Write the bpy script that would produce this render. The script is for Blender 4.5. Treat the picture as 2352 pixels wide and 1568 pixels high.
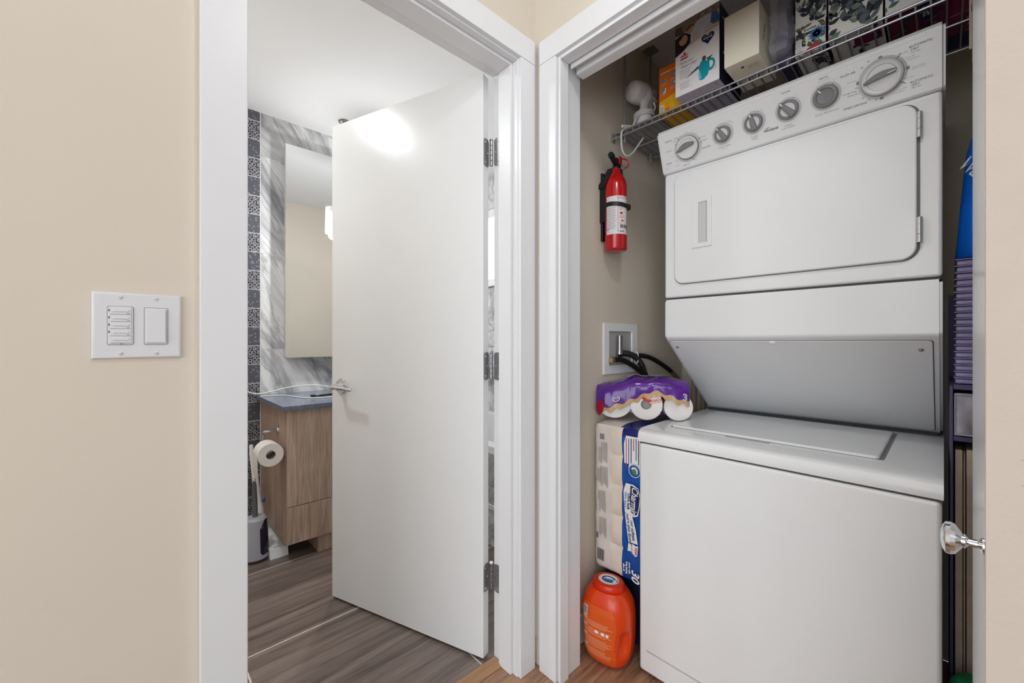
import bpy, bmesh, math, random
from mathutils import Vector, Matrix, noise as mnoise

# ------------------------------------------------------------------ clear
for o in list(bpy.data.objects):
    bpy.data.objects.remove(o, do_unlink=True)
scene = bpy.context.scene
COL = scene.collection
R = math.radians
V = Vector

# ------------------------------------------------------------------ camera, world, lights, exposure
cam_data = bpy.data.cameras.new('camera')
cam_data.sensor_width = 36.0
cam_data.lens = 930.0 / 2352.0 * 36.0
cam_data.clip_start = 0.02
cam = bpy.data.objects.new('camera', cam_data)
cam.location = (0, 0, 1.108)
cam.rotation_euler = (R(90), 0, -R(90 - 46.848))
COL.objects.link(cam)
scene.camera = cam

world = bpy.data.worlds.new('world')
scene.world = world
world.use_nodes = True
wb = world.node_tree.nodes['Background']
wb.inputs[0].default_value = (0.90, 0.96, 1.03, 1)
wb.inputs[1].default_value = 0.70

vs = scene.view_settings
vs.view_transform = 'Standard'
vs.look = 'None'
vs.gamma = 1.0
vs.exposure = 0.0
vs.use_curve_mapping = False


def area_light(name, loc, size, power, color=(1, 1, 1), rot=(0, 0, 0), shape='DISK'):
    d = bpy.data.lights.new(name, 'AREA')
    d.shape = shape
    d.size = size
    d.energy = power
    d.color = color
    o = bpy.data.objects.new(name, d)
    o.location = loc
    o.rotation_euler = rot
    COL.objects.link(o)
    return o


area_light('added_fill_light', (-3.17, -1.05, 1.30), 2.9, 84.0, (0.90, 0.955, 1.0), (0, -R(90), 0), 'SQUARE')  # added soft source behind the camera, brightens dryer and closet


def point_light(name, loc, radius, power, color=(1, 1, 1)):
    d = bpy.data.lights.new(name, 'POINT')
    d.shadow_soft_size = radius
    d.energy = power
    d.color = color
    o = bpy.data.objects.new(name, d)
    o.location = loc
    COL.objects.link(o)
    return o


point_light('hall_lamp_light', (0.50, 0.06, 2.365), 0.07, 7.5, (0.93, 0.97, 1.0))
point_light('added_rear_fill', (-1.9, -2.1, 2.27), 0.09, 18.0, (0.93, 0.97, 1.0))  # added unseen lamp, lifts the upper hall walls
point_light('bath_lamp_light', (-0.12, 1.917, 2.385), 0.05, 4.8, (0.92, 0.97, 1.0))
area_light('bath_lamp_down_light', (-0.12, 1.917, 2.425), 0.14, 7.5, (0.92, 0.97, 1.0))
point_light('pendant_lamp_light', (1.055, 2.42, 1.872), 0.03, 24.0, (0.98, 0.99, 1.0))


# ------------------------------------------------------------------ materials
def lin(c):
    out = []
    for v in c[:3]:
        v = v / 255.0
        out.append(v / 12.92 if v <= 0.04045 else ((v + 0.055) / 1.055) ** 2.4)
    return (out[0], out[1], out[2], 1.0)


MATS = {}


def new_mat(name):
    m = bpy.data.materials.new(name)
    m.use_nodes = True
    nt = m.node_tree
    b = nt.nodes['Principled BSDF']
    MATS[name] = m
    return m, nt, b


def N(nt, typ, **kw):
    n = nt.nodes.new(typ)
    for k, v in kw.items():
        setattr(n, k, v)
    return n


def plain(name, rgb, rough=0.5, metal=0.0, vary=0.0, vscale=8.0, bump=0.0, bscale=60.0, coat=0.0,
          alpha=1.0, trans=0.0, ior=1.45, spec=None):
    """procedural: noise-mixed colour and fine noise relief"""
    m, nt, b = new_mat(name)
    L = nt.links.new
    c = lin(rgb)
    b.inputs['Roughness'].default_value = rough
    b.inputs['Metallic'].default_value = metal
    b.inputs['IOR'].default_value = ior
    if coat:
        b.inputs['Coat Weight'].default_value = coat
        b.inputs['Coat Roughness'].default_value = 0.08
    if trans:
        b.inputs['Transmission Weight'].default_value = trans
    if alpha < 1:
        b.inputs['Alpha'].default_value = alpha
    if spec is not None:
        b.inputs['Specular IOR Level'].default_value = spec
    tc = N(nt, 'ShaderNodeTexCoord')
    nz = N(nt, 'ShaderNodeTexNoise')
    nz.inputs['Scale'].default_value = vscale
    nz.inputs['Detail'].default_value = 4
    L(tc.outputs['Object'], nz.inputs['Vector'])
    ramp = N(nt, 'ShaderNodeValToRGB')
    k = vary
    ramp.color_ramp.elements[0].position = 0.3
    ramp.color_ramp.elements[1].position = 0.7
    ramp.color_ramp.elements[0].color = (c[0] * (1 - k), c[1] * (1 - k), c[2] * (1 - k), 1)
    ramp.color_ramp.elements[1].color = (min(c[0] * (1 + k), 1), min(c[1] * (1 + k), 1), min(c[2] * (1 + k), 1), 1)
    L(nz.outputs['Fac'], ramp.inputs['Fac'])
    L(ramp.outputs['Color'], b.inputs['Base Color'])
    if bump > 0:
        nb = N(nt, 'ShaderNodeTexNoise')
        nb.inputs['Scale'].default_value = bscale
        nb.inputs['Detail'].default_value = 3
        L(tc.outputs['Object'], nb.inputs['Vector'])
        bp = N(nt, 'ShaderNodeBump')
        bp.inputs['Strength'].default_value = bump
        bp.inputs['Distance'].default_value = 0.002
        L(nb.outputs['Fac'], bp.inputs['Height'])
        L(bp.outputs['Normal'], b.inputs['Normal'])
    return m


def emit(name, rgb, strength):
    m, nt, b = new_mat(name)
    c = lin(rgb)
    b.inputs['Base Color'].default_value = c
    b.inputs['Emission Color'].default_value = c
    b.inputs['Emission Strength'].default_value = strength
    return m


def wood(name, dark, light, stretch, rough=0.45, scale=1.0, detail_scale=7.0, distort=1.5, seed=(0, 0, 0)):
    """grain running along the axis with the small stretch value"""
    m, nt, b = new_mat(name)
    L = nt.links.new
    tc = N(nt, 'ShaderNodeTexCoord')
    oi = N(nt, 'ShaderNodeObjectInfo')
    mp = N(nt, 'ShaderNodeMapping')
    mp.inputs['Scale'].default_value = stretch
    mp.inputs['Location'].default_value = seed
    mul = N(nt, 'ShaderNodeVectorMath', operation='MULTIPLY_ADD')
    mul.inputs[1].default_value = (1, 1, 1)
    comb = N(nt, 'ShaderNodeCombineXYZ')
    sc = N(nt, 'ShaderNodeMath', operation='MULTIPLY')
    sc.inputs[1].default_value = 13.7
    L(oi.outputs['Random'], sc.inputs[0])
    for i in range(3):
        L(sc.outputs[0], comb.inputs[i])
    L(tc.outputs['Object'], mp.inputs['Vector'])
    L(mp.outputs['Vector'], mul.inputs[0])
    L(comb.outputs[0], mul.inputs[2])
    n1 = N(nt, 'ShaderNodeTexNoise')
    n1.inputs['Scale'].default_value = scale
    n1.inputs['Detail'].default_value = 6
    n1.inputs['Distortion'].default_value = distort
    L(mul.outputs[0], n1.inputs['Vector'])
    n2 = N(nt, 'ShaderNodeTexNoise')
    n2.inputs['Scale'].default_value = detail_scale * scale
    n2.inputs['Detail'].default_value = 3
    L(mul.outputs[0], n2.inputs['Vector'])
    mixf = N(nt, 'ShaderNodeMix', data_type='FLOAT')
    mixf.inputs[0].default_value = 0.38
    L(n1.outputs['Fac'], mixf.inputs[2])
    L(n2.outputs['Fac'], mixf.inputs[3])
    ramp = N(nt, 'ShaderNodeValToRGB')
    ramp.color_ramp.elements[0].position = 0.34
    ramp.color_ramp.elements[1].position = 0.66
    ramp.color_ramp.elements[0].color = lin(dark)
    ramp.color_ramp.elements[1].color = lin(light)
    L(mixf.outputs[0], ramp.inputs['Fac'])
    L(ramp.outputs['Color'], b.inputs['Base Color'])
    b.inputs['Roughness'].default_value = rough
    bp = N(nt, 'ShaderNodeBump')
    bp.inputs['Strength'].default_value = 0.12
    bp.inputs['Distance'].default_value = 0.001
    L(n2.outputs['Fac'], bp.inputs['Height'])
    L(bp.outputs['Normal'], b.inputs['Normal'])
    return m


def marble(name, base, vein, rough=0.25, sc=1.0):
    m, nt, b = new_mat(name)
    L = nt.links.new
    tc = N(nt, 'ShaderNodeTexCoord')
    oi = N(nt, 'ShaderNodeObjectInfo')
    mp = N(nt, 'ShaderNodeMapping')
    mp0 = N(nt, 'ShaderNodeMapping')
    mp0.inputs['Rotation'].default_value = (0, R(34), 0)
    mp.inputs['Scale'].default_value = (3.4 * sc, 2.0 * sc, 0.75 * sc)
    add = N(nt, 'ShaderNodeVectorMath', operation='ADD')
    mm = N(nt, 'ShaderNodeMath', operation='MULTIPLY')
    mm.inputs[1].default_value = 9.0
    L(oi.outputs['Random'], mm.inputs[0])
    cb = N(nt, 'ShaderNodeCombineXYZ')
    for i in range(3):
        L(mm.outputs[0], cb.inputs[i])
    L(tc.outputs['Object'], mp0.inputs['Vector'])
    L(mp0.outputs['Vector'], mp.inputs['Vector'])
    L(mp.outputs['Vector'], add.inputs[0])
    L(cb.outputs[0], add.inputs[1])
    n1 = N(nt, 'ShaderNodeTexNoise')
    n1.inputs['Scale'].default_value = 1.5
    n1.inputs['Detail'].default_value = 8
    n1.inputs['Roughness'].default_value = 0.62
    n1.inputs['Distortion'].default_value = 1.1
    L(add.outputs[0], n1.inputs['Vector'])
    n2 = N(nt, 'ShaderNodeTexNoise')
    n2.inputs['Scale'].default_value = 2.4
    n2.inputs['Detail'].default_value = 7
    n2.inputs['Distortion'].default_value = 0.8
    L(add.outputs[0], n2.inputs['Vector'])
    # thin veins where noise crosses one half
    s = N(nt, 'ShaderNodeMath', operation='SUBTRACT')
    s.inputs[1].default_value = 0.5
    L(n2.outputs['Fac'], s.inputs[0])
    ab = N(nt, 'ShaderNodeMath', operation='ABSOLUTE')
    L(s.outputs[0], ab.inputs[0])
    r1 = N(nt, 'ShaderNodeValToRGB')
    r1.color_ramp.elements[0].position = 0.0
    r1.color_ramp.elements[0].color = (0.60, 0.60, 0.61, 1)
    r1.color_ramp.elements[1].position = 0.045
    r1.color_ramp.elements[1].color = (1, 1, 1, 1)
    L(ab.outputs[0], r1.inputs['Fac'])
    r2 = N(nt, 'ShaderNodeValToRGB')
    r2.color_ramp.elements[0].position = 0.36
    r2.color_ramp.elements[0].color = lin(vein)
    r2.color_ramp.elements[1].position = 0.6
    r2.color_ramp.elements[1].color = lin(base)
    L(n1.outputs['Fac'], r2.inputs['Fac'])
    mx = N(nt, 'ShaderNodeMix', data_type='RGBA', blend_type='MULTIPLY')
    mx.inputs[0].default_value = 0.85
    L(r2.outputs['Color'], mx.inputs[6])
    L(r1.outputs['Color'], mx.inputs[7])
    L(mx.outputs[2], b.inputs['Base Color'])
    b.inputs['Roughness'].default_value = rough
    return m


def ring_tile(name, base, line, lattice):
    """dark mosaic tile printed with pale rings; lattice = regular interlocking rings, else scattered ones"""
    m, nt, b = new_mat(name)
    L = nt.links.new
    tc = N(nt, 'ShaderNodeTexCoord')
    if lattice:
        mp = N(nt, 'ShaderNodeMapping')
        mp.inputs['Scale'].default_value = (1, 0, 1)
        L(tc.outputs['Object'], mp.inputs['Vector'])
        vor = N(nt, 'ShaderNodeTexVoronoi')
        vor.inputs['Scale'].default_value = 46.0
        vor.inputs['Randomness'].default_value = 0.28
        vor.distance = 'MINKOWSKI'
        vor.inputs['Exponent'].default_value = 2.3
        L(mp.outputs['Vector'], vor.inputs['Vector'])
        ramp = N(nt, 'ShaderNodeValToRGB')
        ramp.color_ramp.interpolation = 'LINEAR'
        e = ramp.color_ramp.elements
        dk = lin((38, 40, 46))
        e[0].position = 0.0
        e[0].color = dk
        e[1].position = 0.20
        e[1].color = dk
        for p, c in ((0.22, lin(base)), (0.33, lin(base)), (0.36, lin(line)), (0.43, lin(line)), (0.46, lin(base)),
                     (0.56, dk)):
            el = e.new(p)
            el.color = c
        L(vor.outputs['Distance'], ramp.inputs['Fac'])
    else:
        oi = N(nt, 'ShaderNodeObjectInfo')
        mp = N(nt, 'ShaderNodeMapping')
        mp.inputs['Scale'].default_value = (1, 0, 1)
        L(tc.outputs['Object'], mp.inputs['Vector'])
        add = N(nt, 'ShaderNodeVectorMath', operation='ADD')
        L(mp.outputs['Vector'], add.inputs[0])
        cb = N(nt, 'ShaderNodeCombineXYZ')
        L(oi.outputs['Random'], cb.inputs[0])
        L(oi.outputs['Random'], cb.inputs[2])
        L(cb.outputs[0], add.inputs[1])
        vor = N(nt, 'ShaderNodeTexVoronoi')
        vor.inputs['Scale'].default_value = 62.0
        vor.inputs['Randomness'].default_value = 1.0
        L(add.outputs[0], vor.inputs['Vector'])
        ramp = N(nt, 'ShaderNodeValToRGB')
        e = ramp.color_ramp.elements
        e[0].position = 0.0
        e[0].color = lin(base)
        e[1].position = 0.16
        e[1].color = lin(base)
        for p, c in ((0.19, lin(line)), (0.24, lin(line)), (0.27, lin(base))):
            el = e.new(p)
            el.color = c
        L(vor.outputs['Distance'], ramp.inputs['Fac'])
    L(ramp.outputs['Color'], b.inputs['Base Color'])
    b.inputs['Roughness'].default_value = 0.35
    return m


# wall paints and woodwork
plain('wall_paint', (222, 212, 197), 0.75, vary=0.012, vscale=3, bump=0.10, bscale=220)
plain('closet_paint', (222, 212, 196), 0.75, vary=0.012, vscale=3, bump=0.10, bscale=220)
plain('ceiling_paint', (238, 238, 238), 0.9, bump=0.05, bscale=150)
plain('trim_white', (235, 236, 238), 0.32, vary=0.008, bump=0.02, bscale=30)
plain('door_white', (235, 236, 237), 0.22, vary=0.006, bump=0.03, bscale=14)
plain('edge_beige', (204, 192, 179), 0.6, vary=0.02, vscale=14, bump=0.12, bscale=160)
plain('scuff_grey', (168, 158, 148), 0.8)
plain('grout_white', (222, 216, 210), 0.8, vary=0.02)
plain('grout_grey', (170, 170, 172), 0.8, vary=0.02)
marble('marble_tile', (230, 231, 232), (146, 147, 150))
ring_tile('tile_lattice', (84, 85, 92), (176, 176, 182), True)
ring_tile('tile_scatter', (80, 81, 91), (166, 166, 176), False)
wood('floor_tile_brown', (84, 72, 67), (140, 126, 118), (1.2, 26, 1), rough=0.30, scale=1.0, distort=0.6)
wood('plank_brown', (128, 90, 66), (184, 146, 116), (3.0, 46, 1), rough=0.42, scale=1.0, distort=1.2)
wood('threshold_brown', (150, 110, 78), (178, 138, 102), (3.0, 40, 1), rough=0.4)
wood('vanity_wood', (160, 136, 118), (212, 192, 172), (34, 34, 1.6), rough=0.38, distort=1.8)
wood('vanity_side_wood', (158, 130, 112), (190, 164, 146), (16, 16, 0.9), rough=0.42, distort=0.8)
plain('granite', (108, 116, 132), 0.22, vary=0.4, vscale=160)
plain('mirror_glass', (240, 242, 242), 0.015, metal=1.0)
plain('chrome', (222, 224, 228), 0.08, metal=1.0)
plain('satin_steel', (168, 168, 170), 0.32, metal=1.0)
plain('hinge_steel', (150, 150, 152), 0.38, metal=0.6)
plain('shelf_wire', (188, 188, 196), 0.34, metal=0.75)
plain('rod_steel', (150, 152, 155), 0.42, metal=0.4)
plain('white_plastic', (243, 243, 244), 0.35, vary=0.006)
plain('switch_white', (226, 227, 229), 0.35, vary=0.006)
plain('black_plastic', (24, 24, 28), 0.42, vary=0.1)
plain('black_rubber', (18, 17, 20), 0.5, vary=0.1)
plain('grey_line', (96, 96, 98), 0.6)
plain('pale_grey', (203, 203, 203), 0.5)
plain('light_print', (178, 178, 178), 0.6)
plain('mid_print', (118, 118, 120), 0.6)
plain('dark_print', (62, 62, 66), 0.6)
plain('enamel', (234, 235, 236), 0.24, vary=0.006, bump=0.015, bscale=10, coat=0.15)
plain('enamel_gap', (70, 70, 72), 0.7)
plain('knob_grey', (128, 128, 130), 0.38)
plain('knob_white', (226, 227, 228), 0.25)
plain('silver_ring', (205, 206, 208), 0.2, metal=0.6)
plain('red_paint', (186, 14, 24), 0.22, vary=0.05, coat=0.5)
plain('red_plastic', (200, 22, 30), 0.35)
plain('label_paper', (226, 220, 222), 0.5, vary=0.01)
plain('print_red', (200, 52, 52), 0.6)
plain('print_grey', (140, 132, 136), 0.6)
plain('print_black', (28, 28, 30), 0.6)
plain('tub_orange', (226, 66, 8), 0.30, vary=0.04, vscale=6, coat=0.2)
plain('tub_lid_red', (214, 44, 8), 0.32, vary=0.03)
plain('tub_label', (224, 88, 26), 0.4, vary=0.04, vscale=20)
plain('print_cream', (240, 178, 134), 0.5)
plain('print_white', (240, 238, 236), 0.5)
plain('print_blue', (28, 92, 160), 0.5)
plain('film_blue', (14, 76, 156), 0.24, vary=0.25, vscale=7, bump=0.25, bscale=40)
plain('film_navy', (24, 34, 104), 0.25, vary=0.15, bump=0.25, bscale=40)
plain('film_white', (228, 218, 210), 0.3, vary=0.05, vscale=12, bump=0.35, bscale=34)
plain('film_tissue', (230, 216, 202), 0.45, vary=0.05, vscale=14, bump=0.25, bscale=40)
plain('film_purple', (92, 38, 142), 0.16, vary=0.22, vscale=16, bump=0.5, bscale=26, coat=0.3)
plain('film_tan', (204, 170, 122), 0.3, vary=0.15, vscale=18, bump=0.3, bscale=40)
plain('film_crimson', (150, 14, 50), 0.25)
plain('film_lilac', (186, 172, 206), 0.3, vary=0.1, vscale=30)
plain('paper_white', (240, 235, 230), 0.85, vary=0.02, bump=0.25, bscale=180)
plain('paper_core', (170, 165, 160), 0.8)
plain('print_sky', (84, 150, 205), 0.5)
plain('print_green', (92, 130, 70), 0.5)
plain('print_navy', (24, 34, 88), 0.5)
plain('carton_navy', (34, 36, 74), 0.5, vary=0.15)
plain('carton_white', (244, 240, 240), 0.5, vary=0.01)
plain('carton_lilac', (196, 190, 204), 0.5, vary=0.03)
plain('carton_cream', (236, 230, 210), 0.55, vary=0.012)
plain('carton_orange', (232, 116, 24), 0.5, vary=0.03)
plain('carton_yellow', (238, 178, 28), 0.5, vary=0.03)
plain('photo_taupe', (150, 132, 124), 0.5, vary=0.1, vscale=30)
plain('photo_brown', (104, 82, 74), 0.5, vary=0.1, vscale=30)
plain('photo_dark', (44, 34, 36), 0.5, vary=0.1)
plain('photo_skin', (206, 158, 142), 0.5, vary=0.05)
plain('photo_white', (212, 212, 226), 0.5, vary=0.04, vscale=40)
plain('photo_denim', (72, 110, 160), 0.5, vary=0.1)
plain('photo_rug', (208, 198, 196), 0.5, vary=0.03)
plain('teal', (24, 160, 180), 0.4, vary=0.12, vscale=24)
plain('teal_pale', (128, 204, 214), 0.4)
plain('nozzle_grey', (84, 84, 90), 0.4)
plain('leaf_dark', (52, 58, 70), 0.5, vary=0.35, vscale=70)
plain('leaf_green', (118, 138, 118), 0.5, vary=0.25, vscale=70)
plain('leaf_grey', (96, 106, 112), 0.5, vary=0.3, vscale=70)
plain('leaf_olive', (104, 106, 62), 0.5, vary=0.3, vscale=70)
plain('leaf_blue', (92, 132, 186), 0.5, vary=0.2, vscale=70)
plain('leaf_indigo', (70, 92, 146), 0.5, vary=0.2, vscale=70)
plain('tissue_card', (236, 234, 228), 0.45, vary=0.01)
plain('tissue_dark', (40, 38, 66), 0.3, vary=0.3, vscale=30)
plain('maroon', (118, 16, 62), 0.35, vary=0.15, vscale=30)
plain('pink_print', (206, 40, 84), 0.45)
plain('clear_film', (232, 232, 240), 0.08, alpha=0.26, bump=0.9, bscale=30)
plain('bag_purple', (62, 52, 92), 0.35, vary=0.3, vscale=18, bump=0.4, bscale=24)
plain('container_plastic', (150, 142, 184), 0.14, vary=0.1, alpha=0.9)
plain('tower_dark', (70, 62, 104), 0.42, vary=0.12)
plain('drawer_clear', (150, 146, 156), 0.1, vary=0.5, vscale=14)
plain('drawer_rim', (150, 148, 160), 0.25)
plain('blue_bag', (10, 104, 214), 0.34, vary=0.16, vscale=9, bump=0.3, bscale=24)
plain('cardboard', (180, 162, 146), 0.8, vary=0.1, vscale=20)
plain('green_cloth', (26, 110, 70), 0.8, vary=0.3, vscale=40)
plain('liner_grey', (150, 152, 154), 0.5, vary=0.05)
plain('cord_white', (230, 230, 226), 0.45)
plain('steamer_grey', (176, 178, 180), 0.2, alpha=0.9)
plain('brush_grey', (178, 182, 192), 0.4, vary=0.02)
plain('brush_handle', (104, 104, 110), 0.45)
plain('smoke_plastic', (40, 40, 56), 0.15, vary=0.2)
plain('blue_plastic', (16, 110, 200), 0.35)
plain('brass', (190, 168, 92), 0.3, metal=0.9)
plain('pipe_tan', (186, 174, 156), 0.5)
plain('hose_tan', (120, 102, 82), 0.55)
plain('copper_pipe', (160, 158, 156), 0.25, metal=0.9)
plain('tub_acrylic', (236, 237, 238), 0.15)
plain('dark_brown_trim', (70, 58, 52), 0.5)
plain('glass_shade', (245, 247, 250), 0.03, alpha=0.18)
emit('bulb_glow', (255, 250, 240), 16.0)
emit('lamp_glow', (255, 252, 246), 14.0)
emit('window_glow', (245, 248, 255), 1.6)


# ------------------------------------------------------------------ mesh helpers (world coordinates throughout)
def add_box(bm, lo, hi, bev=0.0, seg=2, mi=0, M=None):
    t = bmesh.new()
    bmesh.ops.create_cube(t, size=1.0)
    lo, hi = V(lo), V(hi)
    d = hi - lo
    for v in t.verts:
        v.co = V(((v.co.x + .5) * d.x + lo.x, (v.co.y + .5) * d.y + lo.y, (v.co.z + .5) * d.z + lo.z))
    if bev > 0:
        bmesh.ops.bevel(t, geom=list(t.edges), offset=min(bev, 0.49 * min(d)), segments=seg, profile=0.5, affect='EDGES')
    merge(bm, t, mi, M)


def merge(bm, t, mi=None, M=None):
    t.verts.index_update()
    vm = [bm.verts.new(M @ v.co if M else v.co.copy()) for v in t.verts]
    for f in t.faces:
        try:
            nf = bm.faces.new([vm[v.index] for v in f.verts])
            nf.material_index = f.material_index if mi is None else mi
            nf.smooth = f.smooth
        except ValueError:
            pass
    t.free()


def frame(O, Rr, U):
    Rr, U = V(Rr).normalized(), V(U).normalized()
    n = Rr.cross(U)
    m = Matrix.Identity(4)
    for i in range(3):
        m[i][0], m[i][1], m[i][2], m[i][3] = Rr[i], U[i], n[i], O[i]
    return m


def prism(bm, pts, depth, M, mi=0, bev=0.0, seg=2):
    """extrude a 2D outline from plane z=0 to z=depth of frame M"""
    t = bmesh.new()
    lo = [t.verts.new((p[0], p[1], 0)) for p in pts]
    hi = [t.verts.new((p[0], p[1], depth)) for p in pts]
    n = len(pts)
    t.faces.new(list(reversed(lo)))
    top = t.faces.new(hi)
    for i in range(n):
        t.faces.new((lo[i], lo[(i + 1) % n], hi[(i + 1) % n], hi[i]))
    bmesh.ops.recalc_face_normals(t, faces=list(t.faces))
    if bev > 0:
        bmesh.ops.bevel(t, geom=list(top.edges), offset=bev, segments=seg, profile=0.5, affect='EDGES')
    merge(bm, t, mi, M)


def rrect(x0, x1, y0, y1, r, n=6):
    pts = []
    for cx, cy, a in ((x1 - r, y0 + r, -90), (x1 - r, y1 - r, 0), (x0 + r, y1 - r, 90), (x0 + r, y0 + r, 180)):
        for i in range(n + 1):
            t = R(a + 90 * i / n)
            pts.append((cx + r * math.cos(t), cy + r * math.sin(t)))
    return pts


def ellipse(cx, cy, rx, ry, n=28, a0=0, a1=360):
    return [(cx + rx * math.cos(R(a0 + (a1 - a0) * i / n)), cy + ry * math.sin(R(a0 + (a1 - a0) * i / n)))
            for i in range(n if a1 - a0 == 360 else n + 1)]


def lathe(bm, prof, M, seg=28, mi=0, sx=1.0, sy=1.0):
    rings = []
    for r, h in prof:
        if r < 1e-6:
            rings.append([bm.verts.new(M @ V((0, 0, h)))])
        else:
            rings.append([bm.verts.new(M @ V((r * sx * math.cos(2 * math.pi * i / seg), r * sy * math.sin(2 * math.pi * i / seg), h)))
                          for i in range(seg)])
    for a, b in zip(rings, rings[1:]):
        for i in range(seg):
            j = (i + 1) % seg
            if len(a) == 1 and len(b) == 1:
                continue
            if len(a) == 1:
                vs_ = (a[0], b[j], b[i])
            elif len(b) == 1:
                vs_ = (a[i], a[j], b[0])
            else:
                vs_ = (a[i], a[j], b[j], b[i])
            f = bm.faces.new(vs_)
            f.material_index = mi
            f.smooth = True
    for ring, rev in ((rings[0], True), (rings[-1], False)):
        if len(ring) > 1:
            f = bm.faces.new(list(reversed(ring)) if rev else ring)
            f.material_index = mi


def catmull(pts, n=8):
    P = [V(p) for p in pts]
    P = [2 * P[0] - P[1]] + P + [2 * P[-1] - P[-2]]
    out = []
    for i in range(1, len(P) - 2):
        for k in range(n):
            t = k / n
            a, b, c, d = P[i - 1], P[i], P[i + 1], P[i + 2]
            out.append(0.5 * ((2 * b) + (c - a) * t + (2 * a - 5 * b + 4 * c - d) * t * t + (3 * b - a - 3 * c + d) * t ** 3))
    out.append(P[-2])
    return out


def tube(bm, path, r, seg=10, mi=0, closed=False):
    path = [V(p) for p in path]
    n = len(path)
    rr = r if isinstance(r, (list, tuple)) else [r] * n
    up = None
    rings = []
    for i, p in enumerate(path):
        if closed:
            t = path[(i + 1) % n] - path[i - 1]
        else:
            t = path[min(i + 1, n - 1)] - path[max(i - 1, 0)]
        t.normalize()
        if up is None:
            up = V((0, 0, 1)) if abs(t.z) < 0.9 else V((1, 0, 0))
        s = t.cross(up)
        s.normalize()
        up = s.cross(t)
        up.normalize()
        rings.append([bm.verts.new(p + rr[i] * (math.cos(2 * math.pi * k / seg) * s + math.sin(2 * math.pi * k / seg) * up))
                      for k in range(seg)])
    m = n if closed else n - 1
    for i in range(m):
        a, b = rings[i], rings[(i + 1) % n]
        for k in range(seg):
            f = bm.faces.new((a[k], a[(k + 1) % seg], b[(k + 1) % seg], b[k]))
            f.material_index = mi
            f.smooth = True
    if not closed:
        for ring in (rings[0], rings[-1]):
            f = bm.faces.new(ring)
            f.material_index = mi


def pillow(bm, lo, hi, n=(8, 8, 8), rad=0.02, disp=None, matf=None, mi=0):
    """rounded box with subdivided faces; disp(co, normal)->co, matf(center)->material index"""
    t = bmesh.new()
    lo, hi = V(lo), V(hi)
    vmap = {}

    def vert(i, j, k):
        key = (i, j, k)
        if key not in vmap:
            p = V((lo.x + (hi.x - lo.x) * i / n[0], lo.y + (hi.y - lo.y) * j / n[1], lo.z + (hi.z - lo.z) * k / n[2]))
            c = V((min(max(p.x, lo.x + rad), hi.x - rad), min(max(p.y, lo.y + rad), hi.y - rad), min(max(p.z, lo.z + rad), hi.z - rad)))
            d = p - c
            if d.length > 1e-9:
                nn = d.normalized()
                p = c + nn * rad
            else:
                nn = V((0, 0, 0))
            if disp:
                p = disp(p, nn)
            vmap[key] = t.verts.new(p)
        return vmap[key]
    nx, ny, nz = n
    for i in range(nx):
        for j in range(ny):
            t.faces.new((vert(i, j, 0), vert(i, j + 1, 0), vert(i + 1, j + 1, 0), vert(i + 1, j, 0)))
            t.faces.new((vert(i, j, nz), vert(i + 1, j, nz), vert(i + 1, j + 1, nz), vert(i, j + 1, nz)))
    for i in range(nx):
        for k in range(nz):
            t.faces.new((vert(i, 0, k), vert(i + 1, 0, k), vert(i + 1, 0, k + 1), vert(i, 0, k + 1)))
            t.faces.new((vert(i, ny, k), vert(i, ny, k + 1), vert(i + 1, ny, k + 1), vert(i + 1, ny, k)))
    for j in range(ny):
        for k in range(nz):
            t.faces.new((vert(0, j, k), vert(0, j, k + 1), vert(0, j + 1, k + 1), vert(0, j + 1, k)))
            t.faces.new((vert(nx, j, k), vert(nx, j + 1, k), vert(nx, j + 1, k + 1), vert(nx, j, k + 1)))
    for f in t.faces:
        f.smooth = True
        f.material_index = matf(f.calc_center_median()) if matf else mi
    merge(bm, t, None)


def mesh_of(bm, name, mats, smooth_angle=None):
    me = bpy.data.meshes.new(name)
    bmesh.ops.recalc_face_normals(bm, faces=list(bm.faces))
    bm.to_mesh(me)
    bm.free()
    for m in (mats if isinstance(mats, (list, tuple)) else [mats]):
        me.materials.append(MATS[m])
    if smooth_angle:
        me.shade_smooth()
        me.set_sharp_from_angle(angle=R(smooth_angle))
    return me


def world_loc(o):
    p = V((0, 0, 0))
    while o:
        p += o.location
        o = o.parent
    return p


def base_of(me):
    xs = [v.co for v in me.vertices]
    lo = V((min(c.x for c in xs), min(c.y for c in xs), min(c.z for c in xs)))
    hi = V((max(c.x for c in xs), max(c.y for c in xs), max(c.z for c in xs)))
    return V(((lo.x + hi.x) / 2, (lo.y + hi.y) / 2, lo.z))


def mk(name, bm, mats, parent=None, smooth=30, recenter=True):
    me = mesh_of(bm, name, mats, smooth)
    o = bpy.data.objects.new(name, me)
    COL.objects.link(o)
    b = base_of(me) if recenter else (world_loc(parent) if parent else V((0, 0, 0)))
    me.transform(Matrix.Translation(-b))
    if parent:
        o.parent = parent
        o.location = b - world_loc(parent)
    else:
        o.location = b
    if smooth <= 40:
        w = o.modifiers.new('weighted_normals', 'WEIGHTED_NORMAL')
        w.keep_sharp = True
        w.weight = 90
    return o


def tag(o, label=None, cat=None, group=None, kind=None):
    if label:
        o['label'] = label
    if cat:
        o['category'] = cat
    if group:
        o['group'] = group
    if kind:
        o['kind'] = kind
    return o


def thing(name, loc, label=None, cat=None, group=None, kind=None):
    o = bpy.data.objects.new(name, None)
    o.empty_display_size = 0.05
    COL.objects.link(o)
    o.location = loc
    return tag(o, label, cat, group, kind)


def copy_tree(o, delta, parent=None):
    c = o.copy()
    COL.objects.link(c)
    if parent:
        c.parent = parent
    else:
        c.location = V(o.location) + V(delta)
    for ch in list(o.children):
        copy_tree(ch, delta, c)
    return c


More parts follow.
